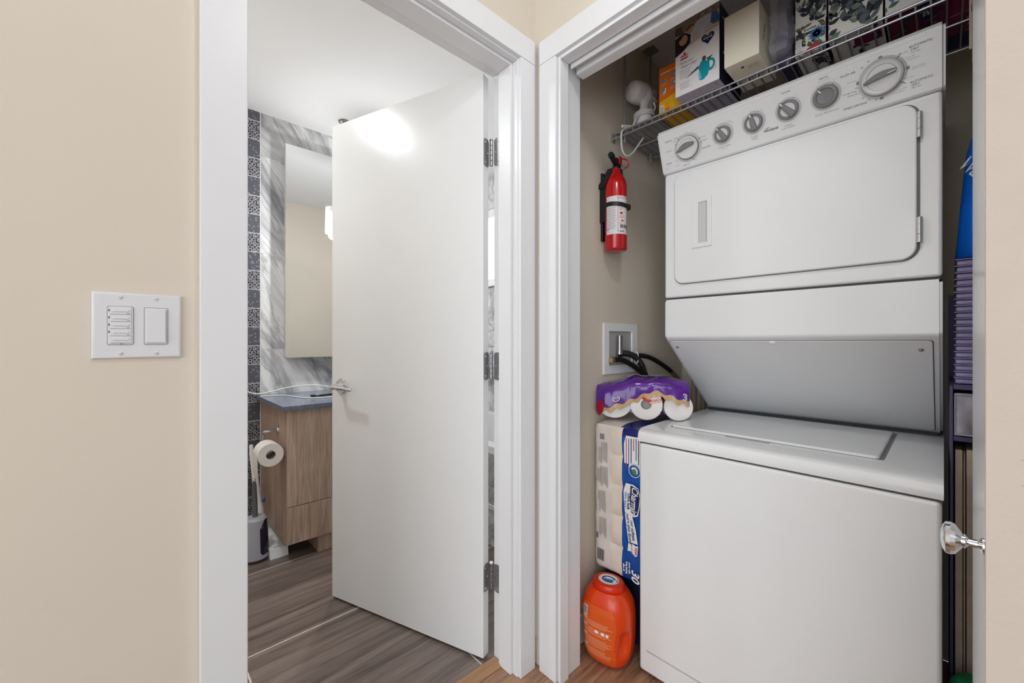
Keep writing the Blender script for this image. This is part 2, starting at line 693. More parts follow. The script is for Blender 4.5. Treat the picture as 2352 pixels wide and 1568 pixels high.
def box_part(name, lo, hi, mat, parent=None, bev=0.0, seg=2):
    bm = bmesh.new()
    add_box(bm, lo, hi, bev, seg)
    return mk(name, bm, mat, parent)


def struct(name, boxes, mat, bev=0.0):
    bm = bmesh.new()
    for lo, hi in boxes:
        add_box(bm, lo, hi, bev)
    return tag(mk(name, bm, mat), kind='structure')


def text_bm(s, size, spacing=1.0, shear=0.0, bold=0.0):
    cu = bpy.data.curves.new('lettering', 'FONT')
    cu.body = s
    cu.size = size
    cu.align_x = 'CENTER'
    cu.align_y = 'CENTER'
    cu.space_character = spacing
    cu.shear = shear
    cu.offset = bold
    cu.resolution_u = 3
    ob = bpy.data.objects.new('lettering', cu)
    me = bpy.data.meshes.new_from_object(ob)
    t = bmesh.new()
    t.from_mesh(me)
    bpy.data.objects.remove(ob)
    bpy.data.curves.remove(cu)
    bpy.data.meshes.remove(me)
    return t


class Print:
    """flat printing laid on a surface: outlines and lettering in (u, v) of a frame, one thin mesh"""

    def __init__(self, M, lift=0.0004):
        self.bm = bmesh.new()
        self.M = M
        self.mats = []
        self.lift = lift
        self.step = 0.00012

    def mi(self, m):
        if m not in self.mats:
            self.mats.append(m)
        return self.mats.index(m)

    def poly(self, pts, m, layer=0):
        z = self.lift + layer * self.step
        vs_ = [self.bm.verts.new((p[0], p[1], z)) for p in pts]
        f = self.bm.faces.new(vs_)
        f.material_index = self.mi(m)
        return self

    def rect(self, u0, u1, v0, v1, m, layer=0):
        return self.poly([(u0, v0), (u1, v0), (u1, v1), (u0, v1)], m, layer)

    def grid(self, u0, u1, v0, v1, m, layer=0, n=(8, 1)):
        for i in range(n[0]):
            for j in range(n[1]):
                a, b = u0 + (u1 - u0) * i / n[0], u0 + (u1 - u0) * (i + 1) / n[0]
                c, d = v0 + (v1 - v0) * j / n[1], v0 + (v1 - v0) * (j + 1) / n[1]
                self.rect(a, b, c, d, m, layer)
        return self

    def ring(self, cx, cy, r0, r1, m, layer=0, n=32, a0=0, a1=360, sy=1.0):
        for i in range(n):
            t0, t1 = R(a0 + (a1 - a0) * i / n), R(a0 + (a1 - a0) * (i + 1) / n)
            self.poly([(cx + r0 * math.cos(t0), cy + sy * r0 * math.sin(t0)), (cx + r1 * math.cos(t0), cy + sy * r1 * math.sin(t0)),
                       (cx + r1 * math.cos(t1), cy + sy * r1 * math.sin(t1)), (cx + r0 * math.cos(t1), cy + sy * r0 * math.sin(t1))], m, layer)
        return self

    def line(self, a, b, w, m, layer=0):
        a, b = V((a[0], a[1])), V((b[0], b[1]))
        d = (b - a).normalized()
        n = V((-d.y, d.x)) * w / 2
        return self.poly([a - n, b - n, b + n, a + n], m, layer)

    def text(self, s, u, v, size, m, layer=0, rot=0, spacing=1.0, shear=0.0, bold=0.0, align='C', squeeze=1.0):
        t = text_bm(s, size, spacing, shear, bold)
        if align != 'C' and t.verts:
            xs = [q.co.x for q in t.verts]
            dx = -min(xs) if align == 'L' else -max(xs)
            for q in t.verts:
                q.co.x += dx
        k = self.mi(m)
        Mx = Matrix.Translation((u, v, self.lift + layer * self.step)) @ Matrix.Rotation(R(rot), 4, 'Z') @ Matrix.Diagonal((squeeze, 1, 1, 1))
        merge(self.bm, t, k, Mx)
        return self

    def lines(self, u0, u1, v_top, dv, n, h, m, layer=0, ragged=0.2, seed=1):
        rnd = random.Random(seed)
        for i in range(n):
            e = u1 - (u1 - u0) * ragged * rnd.random()
            v = v_top - i * dv
            self.rect(u0, e, v - h, v, m, layer)
        return self

    def build(self, name, parent, warp=None):
        me = bpy.data.meshes.new(name)
        for v in self.bm.verts:
            v.co = warp(v.co) if warp else self.M @ v.co
        self.bm.to_mesh(me)
        self.bm.free()
        for m in self.mats:
            me.materials.append(MATS[m])
        o = bpy.data.objects.new(name, me)
        COL.objects.link(o)
        b = base_of(me)
        me.transform(Matrix.Translation(-b))
        o.parent = parent
        o.location = b - world_loc(parent)
        if len(me.polygons) > 6:
            o['kind'] = 'stuff'
        return o


# ------------------------------------------------------------------ main dimensions
WY = 0.965        # hall face of the bathroom wall (runs along X)
WY2 = 1.080       # bathroom face of it
WX = 1.015        # hall face of the closet wall (runs along Y)
WX2 = 1.120       # closet face of it
HC = 2.45         # hall ceiling
BC = 2.464        # bathroom ceiling
CC = 2.40         # closet ceiling
BX0, BX1, BY1 = -0.75, 2.18, 2.78   # bathroom left, right, back
CY0, CY1, CX1 = -0.32, 0.920, 2.06  # closet right, left, back
DX0, DX1, DH = 0.1525, 0.938, 2.05   # rough opening of the bathroom door
OY0, OY1, OH = -0.125, 0.868, 2.04  # rough opening of the closet

# ------------------------------------------------------------------ room shell
struct('wall_left', [((-3.2, WY, 0), (DX0, WY2, HC + .1)), ((DX1, WY, 0), (WX2, WY2, HC + .1)), ((DX0, WY, DH), (DX1, WY2, HC + .1))], 'wall_paint')
struct('wall_right', [((WX, OY1, 0), (WX2, WY, HC + .1)), ((WX, -3.2, 0), (WX2, OY0, HC + .1)), ((WX, OY0, OH), (WX2, OY1, HC + .1))], 'wall_paint')
struct('wall_closet_left', [((WX2, CY1, 0), (CX1 + .1, WY2, HC + .1))], 'closet_paint')
struct('wall_closet_back', [((CX1, CY0 - .1, 0), (CX1 + .1, CY1, HC + .1))], 'closet_paint')
struct('wall_closet_right', [((WX2, CY0 - .1, 0), (CX1, CY0, HC + .1))], 'closet_paint')
struct('ceiling', [((-3.2, -3.2, HC), (WX, WY, HC + .1))], 'ceiling_paint')
struct('ceiling_closet', [((WX2, CY0, CC), (CX1, CY1, CC + .05))], 'ceiling_paint')
struct('ceiling_bathroom', [((BX0, WY2, BC), (BX1, BY1, BC + .08))], 'ceiling_paint')
struct('wall_bathroom_left', [((BX0 - .1, WY2, 0), (BX0, BY1 + .1, BC + .08))], 'wall_paint')

# back wall of the bathroom: backing plus tiles
wbk = struct('wall_bathroom_back', [((BX0, BY1 - .0080, 0), (BX1, BY1 + .1, BC + .08))], 'grout_white')
TY = BY1 - 0.009
pitch = 0.1103
z0 = 1.525 - 14 * pitch
k = 0
proto = None
for c in range(3):
    x1 = 0.553 - c * pitch
    for r_ in range(24):
        za, zb = max(z0 + r_ * pitch + .0014, 0.002), min(z0 + (r_ + 1) * pitch - .0014, BC)
        if zb - za < 0.012:
            continue
        bm = bmesh.new()
        add_box(bm, (x1 - pitch + .0014, TY, za), (x1 - .0014, BY1 + .001, zb), 0.0008, 1)
        mk('tile', bm, 'tile_lattice' if (r_ + c) % 2 == 1 else 'tile_scatter', wbk)
mz = [0.0, 0.489, 1.062, 1.635, 2.207, BC]
for a, b in zip(mz, mz[1:]):
    for xa, xb in ((0.5548, 1.70), (1.70, BX1)):
        bm = bmesh.new()
        add_box(bm, (xa + .0006, TY, a + .0006), (xb - .0006, BY1 + .001, b - .0006), 0.0006, 1)
        mk('tile', bm, 'marble_tile', wbk)
# right wall of the bathroom (behind the bathtub), marble tiles and a frosted window
wbr = struct('wall_bathroom_right', [((BX1 + .001, WY2, 0), (BX1 + .1, BY1 + .1, BC + .08))], 'grout_grey')
for a, b in zip(mz, mz[1:]):
    for ya, yb in ((WY2, 1.65), (1.65, 2.22), (2.22, BY1 - .01)):
        bm = bmesh.new()
        add_box(bm, (BX1 - .009, ya + .0015, a + .0015), (BX1 + .001, yb - .0015, b - .0015), 0.0006, 1)
        mk('tile', bm, 'marble_tile', wbr)
w1 = thing('window_1', (BX1 - .012, 2.42, 1.56), kind='structure')
for lo, hi in (((BX1 - .04, 2.12, 1.56), (BX1 - .0095, 2.74, 1.62)), ((BX1 - .04, 2.12, 2.12), (BX1 - .0095, 2.74, 2.19)),
               ((BX1 - .04, 2.12, 1.62), (BX1 - .0095, 2.18, 2.12)), ((BX1 - .04, 2.68, 1.62), (BX1 - .0095, 2.74, 2.12))):
    box_part('frame_bar', lo, hi, 'trim_white', w1, 0.004)
box_part('pane', (BX1 - .02, 2.18, 1.62), (BX1 - .0095, 2.68, 2.12), 'window_glow', w1)

# unseen window-style bars added around the fill light behind the camera
w2 = thing('added_light_frame', (-3.2, -1.05, 0.0), kind='structure')
for lo, hi in (((-3.26, -2.75, 0.0), (-3.2, 0.70, .10)), ((-3.26, -2.75, 2.35), (-3.2, .70, 2.449)), ((-3.26, -2.75, .10), (-3.2, -2.65, 2.35)), ((-3.26, .60, .10), (-3.2, .70, 2.35)), ((-3.26, -1.08, .10), (-3.2, -1.02, 2.35))):
    box_part('frame_bar', lo, hi, 'trim_white', w2, .004)

# floors
fl = struct('floor', [((-3.2, -3.2, -0.08), (CX1, 1.03, -0.0125))], 'dark_brown_trim')
rnd = random.Random(4)
y = 1.03
row = 0
while y > -0.95:
    xs = -0.55 + (row * 0.437) % 0.9
    while xs < CX1:
        xe = min(xs + 1.05, CX1)
        bm = bmesh.new()
        add_box(bm, (xs + .0006, y - .125 + .0006, -0.0125), (xe - .0006, y - .0006, 0.0), 0.0012, 1)
        mk('plank', bm, 'plank_brown', fl)
        xs = xe
    y -= .125
    row += 1
tag(box_part('plank_field', (-3.2, -3.2, -0.0125), (-0.56, 1.03, -0.0005), 'plank_brown', fl), kind='stuff')
tag(box_part('plank_field', (-0.56, -3.2, -0.0125), (CX1, -1.0, -0.0005), 'plank_brown', fl), kind='stuff')
flb = struct('floor_bathroom', [((BX0, 1.079, -0.08), (BX1, BY1, -0.0007))], 'grout_white')
yl = [1.082, 1.670, 2.256, BY1]
xl = [BX0, -0.313, 0.281, 0.875, 1.469, BX1]
for ya, yb in zip(yl, yl[1:]):
    for xa, xb in zip(xl, xl[1:]):
        bm = bmesh.new()
        add_box(bm, (xa + .0026, ya + .0026, -0.010), (xb - .0026, yb - .0026, 0.0), 0.0003, 1)
        mk('tile', bm, 'floor_tile_brown', flb)
bm = bmesh.new()
prism(bm, [(1.030, -.012), (1.084, -.012), (1.084, .001), (1.076, .008), (1.040, .008), (1.030, .002)], DX1 - DX0 - .03,
      frame((DX0 + .015, 0, 0), (0, 1, 0), (0, 0, 1)))
tag(mk('trim_threshold', bm, 'threshold_brown'), kind='structure')


# ------------------------------------------------------------------ door casings and jambs
def casing_bar(name, lo, hi, parent, axis):
    """flat casing board with an eased inner bead"""
    bm = bmesh.new()
    add_box(bm, lo, hi, 0.0022, 2)
    return mk(name, bm, 'trim_white', parent)


t1 = thing('trim_1', (0.55, WY, 0), kind='structure')
cf = WY - .016
casing_bar('casing', (0.092, cf, 0), (0.168, WY - .0004, 2.0435), t1, 'z')
casing_bar('casing', (0.930, cf, 0), (0.998, WY - .0004, 2.0435), t1, 'z')
casing_bar('casing', (0.092, cf - .0006, 2.044), (0.998, WY - .0004, 2.122), t1, 'x')
box_part('caulk_strip', (0.9982, WY - .010, 0.10), (WX - .0008, WY - .001, 2.118), 'pale_grey', t1)
# bathroom side casing
casing_bar('casing', (0.085, WY2 + .0004, 0), (0.160, WY2 + .016, 2.0435), t1, 'z')
casing_bar('casing', (0.940, WY2 + .0004, 0), (1.01, WY2 + .016, 2.0435), t1, 'z')
casing_bar('casing', (0.085, WY2 + .0004, 2.044), (1.01, WY2 + .016, 2.122), t1, 'x')
# jambs, with the stop the door closes against
box_part('jamb', (0.1530, WY - .003, 0), (0.1638, WY2, 2.0485), 'trim_white', t1, .001)
box_part('jamb', (0.9265, WY - .003, 0), (0.9375, WY2, 2.0485), 'trim_white', t1, .001)
box_part('jamb', (0.1642, WY - .003, 2.0380), (0.926, WY2, 2.0495), 'trim_white', t1, .001)
box_part('door_stop', (0.1642, 0.984, 0), (0.1744, 1.043, 2.0375), 'trim_white', t1, .002)
box_part('door_stop', (0.9155, 0.984, 0), (0.926, 1.043, 2.0375), 'trim_white', t1, .002)
box_part('door_stop', (0.1748, 0.984, 2.027), (0.915, 1.043, 2.0375), 'trim_white', t1, .002)

t2 = thing('trim_2', (WX, 0.4, 0), kind='structure')
cx0 = WX - .016
casing_bar('casing', (cx0, 0.8595, 0), (WX - .0004, 0.932, 2.0345), t2, 'z')
casing_bar('casing', (cx0, -0.19, 0), (WX - .0004, -0.118, 2.0345), t2, 'z')
casing_bar('casing', (cx0 - .0006, -0.19, 2.035), (WX - .0004, 0.932, 2.113), t2, 'y')
box_part('jamb', (WX - .003, 0.853, 0), (WX2, 0.8675, 2.04), 'trim_white', t2, .001)
box_part('jamb', (WX - .003, -0.1245, 0), (WX2, -0.112, 2.04), 'trim_white', t2, .001)
box_part('jamb', (WX - .003, -0.1115, 2.027), (WX2, 0.8525, 2.0395), 'trim_white', t2, .001)
box_part('door_stop', (1.004, 0.8435, 0), (1.046, 0.8525, 2.0265), 'trim_white', t2, .002)
box_part('door_stop', (1.004, -0.1115, 2.017), (1.046, 0.843, 2.0265), 'trim_white', t2, .002)
bm = bmesh.new()
prism(bm, [(1.052, 2.027), (1.052, 2.004), (1.056, 2.004), (1.056, 2.021), (1.082, 2.021), (1.082, 2.000), (1.088, 1.998), (1.118, 1.998), (1.118, 2.027)],
      0.95, frame((0, -0.1105, 0), (1, 0, 0), (0, 0, 1)) @ Matrix.Scale(-1, 4, V((0, 0, 1))))
mk('bifold_track', bm, 'trim_white', t2)
tag(box_part('baseboard_closet_left', (WX2 + .001, CY1 - .013, 0), (CX1, CY1 - .0004, .102), 'trim_white', None, .004), kind='structure')
tag(box_part('baseboard_left', (-3.2, WY - .013, 0), (0.0915, WY - .0004, .102), 'trim_white', None, .004), kind='structure')

# ------------------------------------------------------------------ bathroom door
HX, HY = 0.886, 1.090
dd = V((-0.337, 0.9415, 0)).normalized()       # along the door from hinge to free edge
dn = V((-dd.y, dd.x, 0))                       # normal of the hall face
if dn.dot(V((-1, -.3, 0))) < 0:
    dn = -dn
door = thing('door_1', (HX, HY, 0.01), kind='structure')
DM = frame(V((HX, HY, 0)) - dn * .035, dd, (0, 0, 1))      # depth axis of the frame = dd x z
sgn = 1 if V((DM[0][2], DM[1][2], DM[2][2])).dot(dn) > 0 else -1
bm = bmesh.new()
add_box(bm, (0, 0.010, min(0, sgn * .035)), (0.762, 2.036, max(0, sgn * .035)), 0.0018, 2, 0, DM)
mk('door_slab', bm, 'door_white', door)


def dp(a, z, out):
    """point on the door: a along it, z height, out from its hall face"""
    return V((HX, HY, 0)) + dd * a + dn * out + V((0, 0, z))


def handle_set(out_sign):
    b0 = 0 if out_sign > 0 else -.035
    F = frame(dp(0.700, .919, b0), dd if out_sign > 0 else -dd, (0, 0, 1))
    if V((F[0][2], F[1][2], F[2][2])).dot(dn * out_sign) < 0:
        F = frame(dp(0.700, .919, b0), -dd if out_sign > 0 else dd, (0, 0, 1))
    bm = bmesh.new()
    lathe(bm, [(.033, 0), (.033, .004), (.030, .008), (.016, .009), (.014, .012), (.012, .022), (.011, .046), (.0, .048)], F, 32)
    h = mk('lever_handle', bm, 'chrome', door)
    bm = bmesh.new()
    p = [dp(0.704, .919, b0 + out_sign * .046), dp(0.69, .919, b0 + out_sign * .049), dp(0.66, .918, b0 + out_sign * .050), dp(0.60, .914, b0 + out_sign * .050), dp(0.592, .913, b0 + out_sign * .049)]
    tube(bm, catmull(p, 5), [.0115] * 6 + [.0105] * 5 + [.0085] * 5 + [.008] * 4 + [.004], 12)
    mk('lever', bm, 'chrome', h)


handle_set(1)
handle_set(-1)
# latch face on the free edge
bm = bmesh.new()
add_box(bm, (0.7615, .89, sgn * .008), (0.7635, .948, sgn * .030) if sgn > 0 else (0.7635, .948, -.008), 0.0005, 1, 0, DM) if sgn > 0 else add_box(bm, (0.7615, .89, -.030), (0.7635, .948, -.008), 0.0005, 1, 0, DM)
mk('latch_plate', bm, 'satin_steel', door)

pinx, piny = 0.9265, 1.0885
for zc in (1.768, 1.022, 0.284):
    bm = bmesh.new()
    # jamb leaf and door leaf, corners rounded
    lf = rrect(-.016, .016, -.048, .048, .011, 4)
    prism(bm, lf, .0022, frame((0.9262, 1.062, zc), (0, 1, 0), (0, 0, 1)) @ Matrix.Scale(-1, 4, V((0, 0, 1))))
    c = dp(-.0006, zc, -.018)
    prism(bm, lf, .0022, frame(c, dn, (0, 0, 1)) if frame(c, dn, (0, 0, 1)).col[2].to_3d().dot(-dd) > 0 else frame(c, -dn, (0, 0, 1)))
    hg = mk('hinge', bm, 'hinge_steel', door)
    for i in range(5):
        bm = bmesh.new()
        lathe(bm, [(.0052, 0), (.0062, .001), (.0062, .0165), (.0052, .0175)], Matrix.Translation((pinx - .006, piny, zc - .044 + i * .0178)), 14)
        mk('knuckle', bm, 'satin_steel', hg)
    bm = bmesh.new()
    lathe(bm, [(.004, 0), (.0068, .001), (.0068, .004), (.003, .007), (0, .0072)], Matrix.Translation((pinx - .006, piny, zc + .045)), 14)
    mk('pin_cap', bm, 'satin_steel' if zc > .5 else 'white_plastic', hg)
    for i, (yy, zz) in enumerate(((1.055, .034), (1.069, .0), (1.055, -.034))):
        bm = bmesh.new()
        lathe(bm, [(.0042, 0), (.004, .0008), (.002, .0012), (0, .0010)], frame((0.9240, yy, zc + zz), (0, 1, 0), (0, 0, -1)) , 12)
        mk('screw', bm, 'chrome', hg)
        bm = bmesh.new()
        pc = dp(-.0029, zc + zz, -.011 if i != 1 else -.025)
        F = frame(pc, dn, (0, 0, 1))
        if F.col[2].to_3d().dot(-dd) < 0:
            F = frame(pc, -dn, (0, 0, 1))
        lathe(bm, [(.0042, 0), (.004, .0008), (.002, .0012), (0, .0010)], F, 12)
        mk('screw', bm, 'chrome', hg)

# ------------------------------------------------------------------ closet bifold door (folded open at the right end)
d2 = thing('door_2', (0.85, -0.07, 0.012), kind='structure')
A2, B2 = V((1.062, -0.0340, 0)), V((0.640, -0.0290, 0))
pd = (B2 - A2).normalized()
pn = V((-pd.y, pd.x, 0))
if pn.y < 0:
    pn = -pn
plen = (B2 - A2).length


def panel_box(a0, a1, o0, o1, z0, z1, name, mat, parent, bev=.002):
    F = frame(A2, pd, (0, 0, 1))
    s = 1 if F.col[2].to_3d().dot(pn) > 0 else -1
    bm = bmesh.new()
    lo, hi = min(s * o0, s * o1), max(s * o0, s * o1)
    add_box(bm, (a0, z0, lo), (a1, z1, hi), bev, 2, 0, F)
    return mk(name, bm, mat, parent)


pA = panel_box(0, plen - .0045, -.034, 0, .012, 1.995, 'door_panel', 'door_white', d2, .003)
panel_box(plen - .0044, plen, -.0345, .0, .012, 1.995, 'edge_band', 'edge_beige', pA, .0015)
pB = panel_box(0, plen - .0045, -.073, -.039, .012, 1.995, 'door_panel', 'door_white', d2, .003)
panel_box(plen - .0044, plen, -.0730, -.0385, .012, 1.995, 'edge_band', 'edge_beige', pB, .0015)
for za in (.22, 1.0, 1.78):
    panel_box(plen + .0002, plen + .0015, -.056, -.0175 - .003, za - .04, za + .04, 'leaf_hinge', 'satin_steel', d2, .0005) if za != 1.0 else None
# scuffs on the edge
for zz, w, a in ((0.991, .010, 4), (0.966, .009, -8), (0.952, .003, 30)):
    P = Print(frame(B2 + pd * .0003 + pn * -.028 + V((0, 0, zz)), -pn, (0, 0, 1)), .0002)
    P.line((-w / 2, 0), (w / 2, -.001 if a > 0 else -.0015), .0006, 'scuff_grey')
    P.build('scuff_mark', pA)
# knob
kp = B2 - pd * .014 + V((0, 0, .893))
F = frame(kp, pd, (0, 0, 1))
if F.col[2].to_3d().dot(pn) < 0:
    F = frame(kp, -pd, (0, 0, 1))
bm = bmesh.new()
lathe(bm, [(.009, 0), (.009, .0015), (.006, .003), (.0042, .005), (.0040, .011), (.0052, .0125), (.0075, .0135), (.0065, .015), (.0105, .0175),
           (.0158, .021), (.0172, .0245), (.0165, .028), (.012, .0305), (.006, .0317), (0, .032)], F, 36)
mk('door_knob', bm, 'chrome', d2)

# ------------------------------------------------------------------ switch plate on the left wall
sw = thing('switch_plate', (0.008, WY, 1.135), 'white two-gang switch plate with timer buttons and rocker on beige wall', 'switch')
SM = frame((0.008, WY - .0003, 1.1352), (1, 0, 0), (0, 0, 1))     # normal = -Y
bm = bmesh.new()
t = bmesh.new()
w_, h_ = .0575, .0562
outer = [(-w_, -h_), (w_, -h_), (w_, h_), (-w_, h_)]
prism(bm, outer, .0062, SM, 0, .0045, 3)
mk('plate', bm, 'switch_white', sw)
for u in (-.0232, .0226):
    for v in (.0478, -.0478):
        bm = bmesh.new()
        lathe(bm, [(.0032, 0), (.003, .0010), (.0018, .0015), (0, .0016)], SM @ Matrix.Translation((u, v, .0062)), 16)
        s_ = mk('screw', bm, 'switch_white', sw)
        P = Print(SM @ Matrix.Translation((u, v, .0075)), .0004)
        P.line((-.0028, 0), (.0028, .0004 if v > 0 and u > 0 else 0), .0006, 'mid_print')
        P.build('slot', s_)
# rocker
bm = bmesh.new()
prism(bm, rrect(.0068, .0388, -.0325, .0325, .002, 4), .0004, SM @ Matrix.Translation((0, 0, .0060)), 0)
mk('rocker_gap', bm, 'grey_line', sw)
bm = bmesh.new()
prism(bm, rrect(.0075, .0381, -.0318, .0318, .0016, 4), .0016, SM @ Matrix.Translation((0, 0, .0062)), 0, .0005)
rk = mk('rocker_frame', bm, 'switch_white', sw)
bm = bmesh.new()
prism(bm, [(.0098, -.0292), (.0358, -.0292), (.0358, .0292), (.0098, .0292)], .0030, SM @ Matrix.Translation((0, 0, .0078)), 0, .0007)
for v in bm.verts:      # tilt of the paddle
    p = SM.inverted() @ v.co
    if p.z > .009:
        p.z -= .0016 * (p.y + .0292) / .0584
        v.co = SM @ p
mk('paddle', bm, 'switch_white', rk)
P = Print(SM @ Matrix.Translation((0, 0, .0079)), .0001)
P.line((.0360, -.0290), (.0360, .0285), .0007, 'grey_line')
P.build('paddle_gap', rk)
# timer
bm = bmesh.new()
prism(bm, rrect(-.0391, -.0065, -.0330, .0330, .003, 4), .0004, SM @ Matrix.Translation((0, 0, .0060)), 0)
mk('timer_gap', bm, 'grey_line', sw)
bm = bmesh.new()
prism(bm, rrect(-.0385, -.0071, -.0324, .0324, .0028, 4), .0016, SM @ Matrix.Translation((0, 0, .0062)), 0, .0004)
tm = mk('timer_body', bm, 'switch_white', sw)
names = ['30M', '15M', '10M', '5M', '']
for i in range(5):
    v1 = .0305 - i * .0121
    bm = bmesh.new()
    prism(bm, [(-.0353, v1 - .0117), (-.0095, v1 - .0117), (-.0095, v1), (-.0353, v1)], .0012, SM @ Matrix.Translation((0, 0, .0078)), 0, .0003)
    bt = mk('button', bm, 'switch_white', tm)
    bm = bmesh.new()
    prism(bm, rrect(-.0325, -.0125, v1 - .0072, v1 - .0042, .0014, 4), .0016, SM @ Matrix.Translation((0, 0, .0090)), 0, .0007)
    for q in bm.verts:
        pass
    o_ = mk('ridge', bm, 'switch_white', tm)
P = Print(SM @ Matrix.Translation((0, 0, .0090)), .0002)
for i in range(5):
    v1 = .0305 - i * .0121
    P.rect(-.0353, -.0095, v1 - .0121, v1 - .0116, 'mid_print')
    if names[i]:
        P.text(names[i], -.0132, v1 - .0101, .0024, 'dark_print', 1)
P.rect(-.0226, -.0206, -.0316, -.0306, 'dark_print', 1)
P.build('lettering', tm)
for i in range(4):
    v1 = .0305 - i * .0121
    bm = bmesh.new()
    add_box(bm, (-.0373, v1 - .0068, .0077), (-.0361, v1 - .0034, .0084), 0, 1, 0, SM)
    mk('indicator', bm, 'dark_print', tm)

# ------------------------------------------------------------------ vanity
VX0, VX1, VY0, VZ0, VZ1 = 0.556, 1.40, 2.222, 0.096, 0.768
va = thing('vanity_cabinet', (0.97, 2.5, 0), 'brown wood-grain vanity cabinet with door and bottom drawer', 'cabinet')
bm = bmesh.new()
add_box(bm, (VX0, VY0 + .019, VZ0), (VX1, TY - .002, VZ1), .0008, 1)
mk('cabinet_body', bm, 'vanity_side_wood', va)
box_part('toe_kick', (0.712, 2.252, 0.001), (1.30, TY - .03, VZ0 - .0005), 'vanity_wood', va)
for xa, xb in ((VX0 + .003, 0.972), (0.976, VX1)):
    dr = box_part('cabinet_door', (xa, VY0, .284), (xb, VY0 + .0185, VZ1 - .002), 'vanity_wood', va, .0012, 1)
    dw = box_part('drawer_front', (xa, VY0, VZ0), (xb, VY0 + .0185, .2805), 'vanity_wood', va, .0012, 1)
ct = box_part('vanity_countertop', (0.530, 2.186, VZ1 + .0005), (1.42, TY - .001, .792), 'granite', None, .002)
tag(ct, 'dark blue-grey granite countertop on the wood-grain vanity', 'countertop')
# basin tap, mostly behind the door
bm = bmesh.new()
tube(bm, catmull([(0.985, 2.62, .793), (0.985, 2.62, .90), (0.985, 2.60, .93), (0.985, 2.54, .935), (0.985, 2.50, .915)], 6), .011, 12)
lathe(bm, [(.024, 0), (.024, .006), (.014, .012), (0, .013)], Matrix.Translation((0.985, 2.62, .7925)), 20)
tag(mk('basin_tap', bm, 'chrome'), 'chrome basin tap on the granite vanity countertop', 'tap')

# mirror with clips
mr = thing('wall_mirror', (1.02, 2.74, 1.008), 'frameless rectangular wall mirror above the vanity countertop', 'mirror')
box_part('mirror_glass', (0.674, 2.716, 1.010), (1.36, 2.724, 2.305), 'mirror_glass', mr, .0004, 1)
box_part('backing', (0.680, 2.7245, 1.016), (1.354, TY - .0005, 2.299), 'pale_grey', mr)
for x in (0.704, 0.934):
    box_part('clip', (x, 2.712, 1.003), (x + .018, 2.730, 1.0095), 'satin_steel', mr, .001)

# pendant lamp
pl = thing('pendant_lamp', (1.055, 2.42, 1.88), 'glowing clear glass pendant lamp hanging above the vanity', 'lamp')
bm = bmesh.new()
lathe(bm, [(.032, 0), (.032, .012), (.0, .0125)], Matrix.Translation((1.055, 2.42, BC - .0135)), 24)
mk('canopy', bm, 'satin_steel', pl)
bm = bmesh.new()
tube(bm, [(1.055, 2.42, BC - .013), (1.055, 2.42, 2.07)], .0045, 8)
mk('stem', bm, 'satin_steel', pl)
bm = bmesh.new()
lathe(bm, [(.0, 2.082), (.018, 2.08), (.018, 2.045), (.012, 2.035), (0, 2.034)], Matrix.Translation((1.055, 2.42, 0)), 20)
mk('socket', bm, 'satin_steel', pl)
bm = bmesh.new()
lathe(bm, [(0, 1.905), (.018, 1.912), (.03, 1.94), (.032, 1.965), (.022, 2.01), (.013, 2.033), (0, 2.034)], Matrix.Translation((1.055, 2.42, 0)), 20)
mk('bulb', bm, 'bulb_glow', pl)
bm = bmesh.new()
lathe(bm, [(.050, 1.885), (.052, 1.885), (.052, 2.068), (.018, 2.072), (.018, 2.070), (.050, 2.066), (.050, 1.885)], Matrix.Translation((1.055, 2.42, 0)), 24)
mk('glass_shade', bm, 'glass_shade', pl)
# small ceiling fitting above the door
bm = bmesh.new()
lathe(bm, [(.030, 0), (.034, -.006), (.030, -.012), (.012, -.016), (.009, -.030), (.016, -.032), (.016, -.034), (0, -.035)], Matrix.Translation((0.955, 2.53, BC - .0004)), 24)
tag(mk('sprinkler_head', bm, 'satin_steel'), 'small chrome fire sprinkler head on the bathroom ceiling', 'sprinkler')
# bathroom ceiling lamp and hall lamps (rear one added for fill): housings with glowing diffusers around the lights above


def ceiling_lamp(x, y, zc, r, label):
    t = thing('ceiling_lamp', (x, y, zc), label, 'lamp')
    bm = bmesh.new()
    lathe(bm, [(r + .02, 0), (r + .02, -.03), (r + .005, -.034), (r + .005, -.002)], Matrix.Translation((x, y, zc - .0004)), 40)
    mk('lamp_rim', bm, 'trim_white', t)
    bm = bmesh.new()
    lathe(bm, [(r, 0), (r, -.028), (r * .97, -.030), (0, -.031)], Matrix.Translation((x, y, zc - .001)), 40)
    mk('diffuser', bm, 'lamp_glow', t)


ceiling_lamp(-0.12, 1.917, BC, .075, 'round white flush lamp glowing on the bathroom ceiling')
ceiling_lamp(0.50, 0.06, HC, .10, 'round white flush lamp on the hall ceiling in front of the closet')
ceiling_lamp(-1.9, -2.1, HC, .12, 'added round white flush lamp on hall ceiling far from doors')

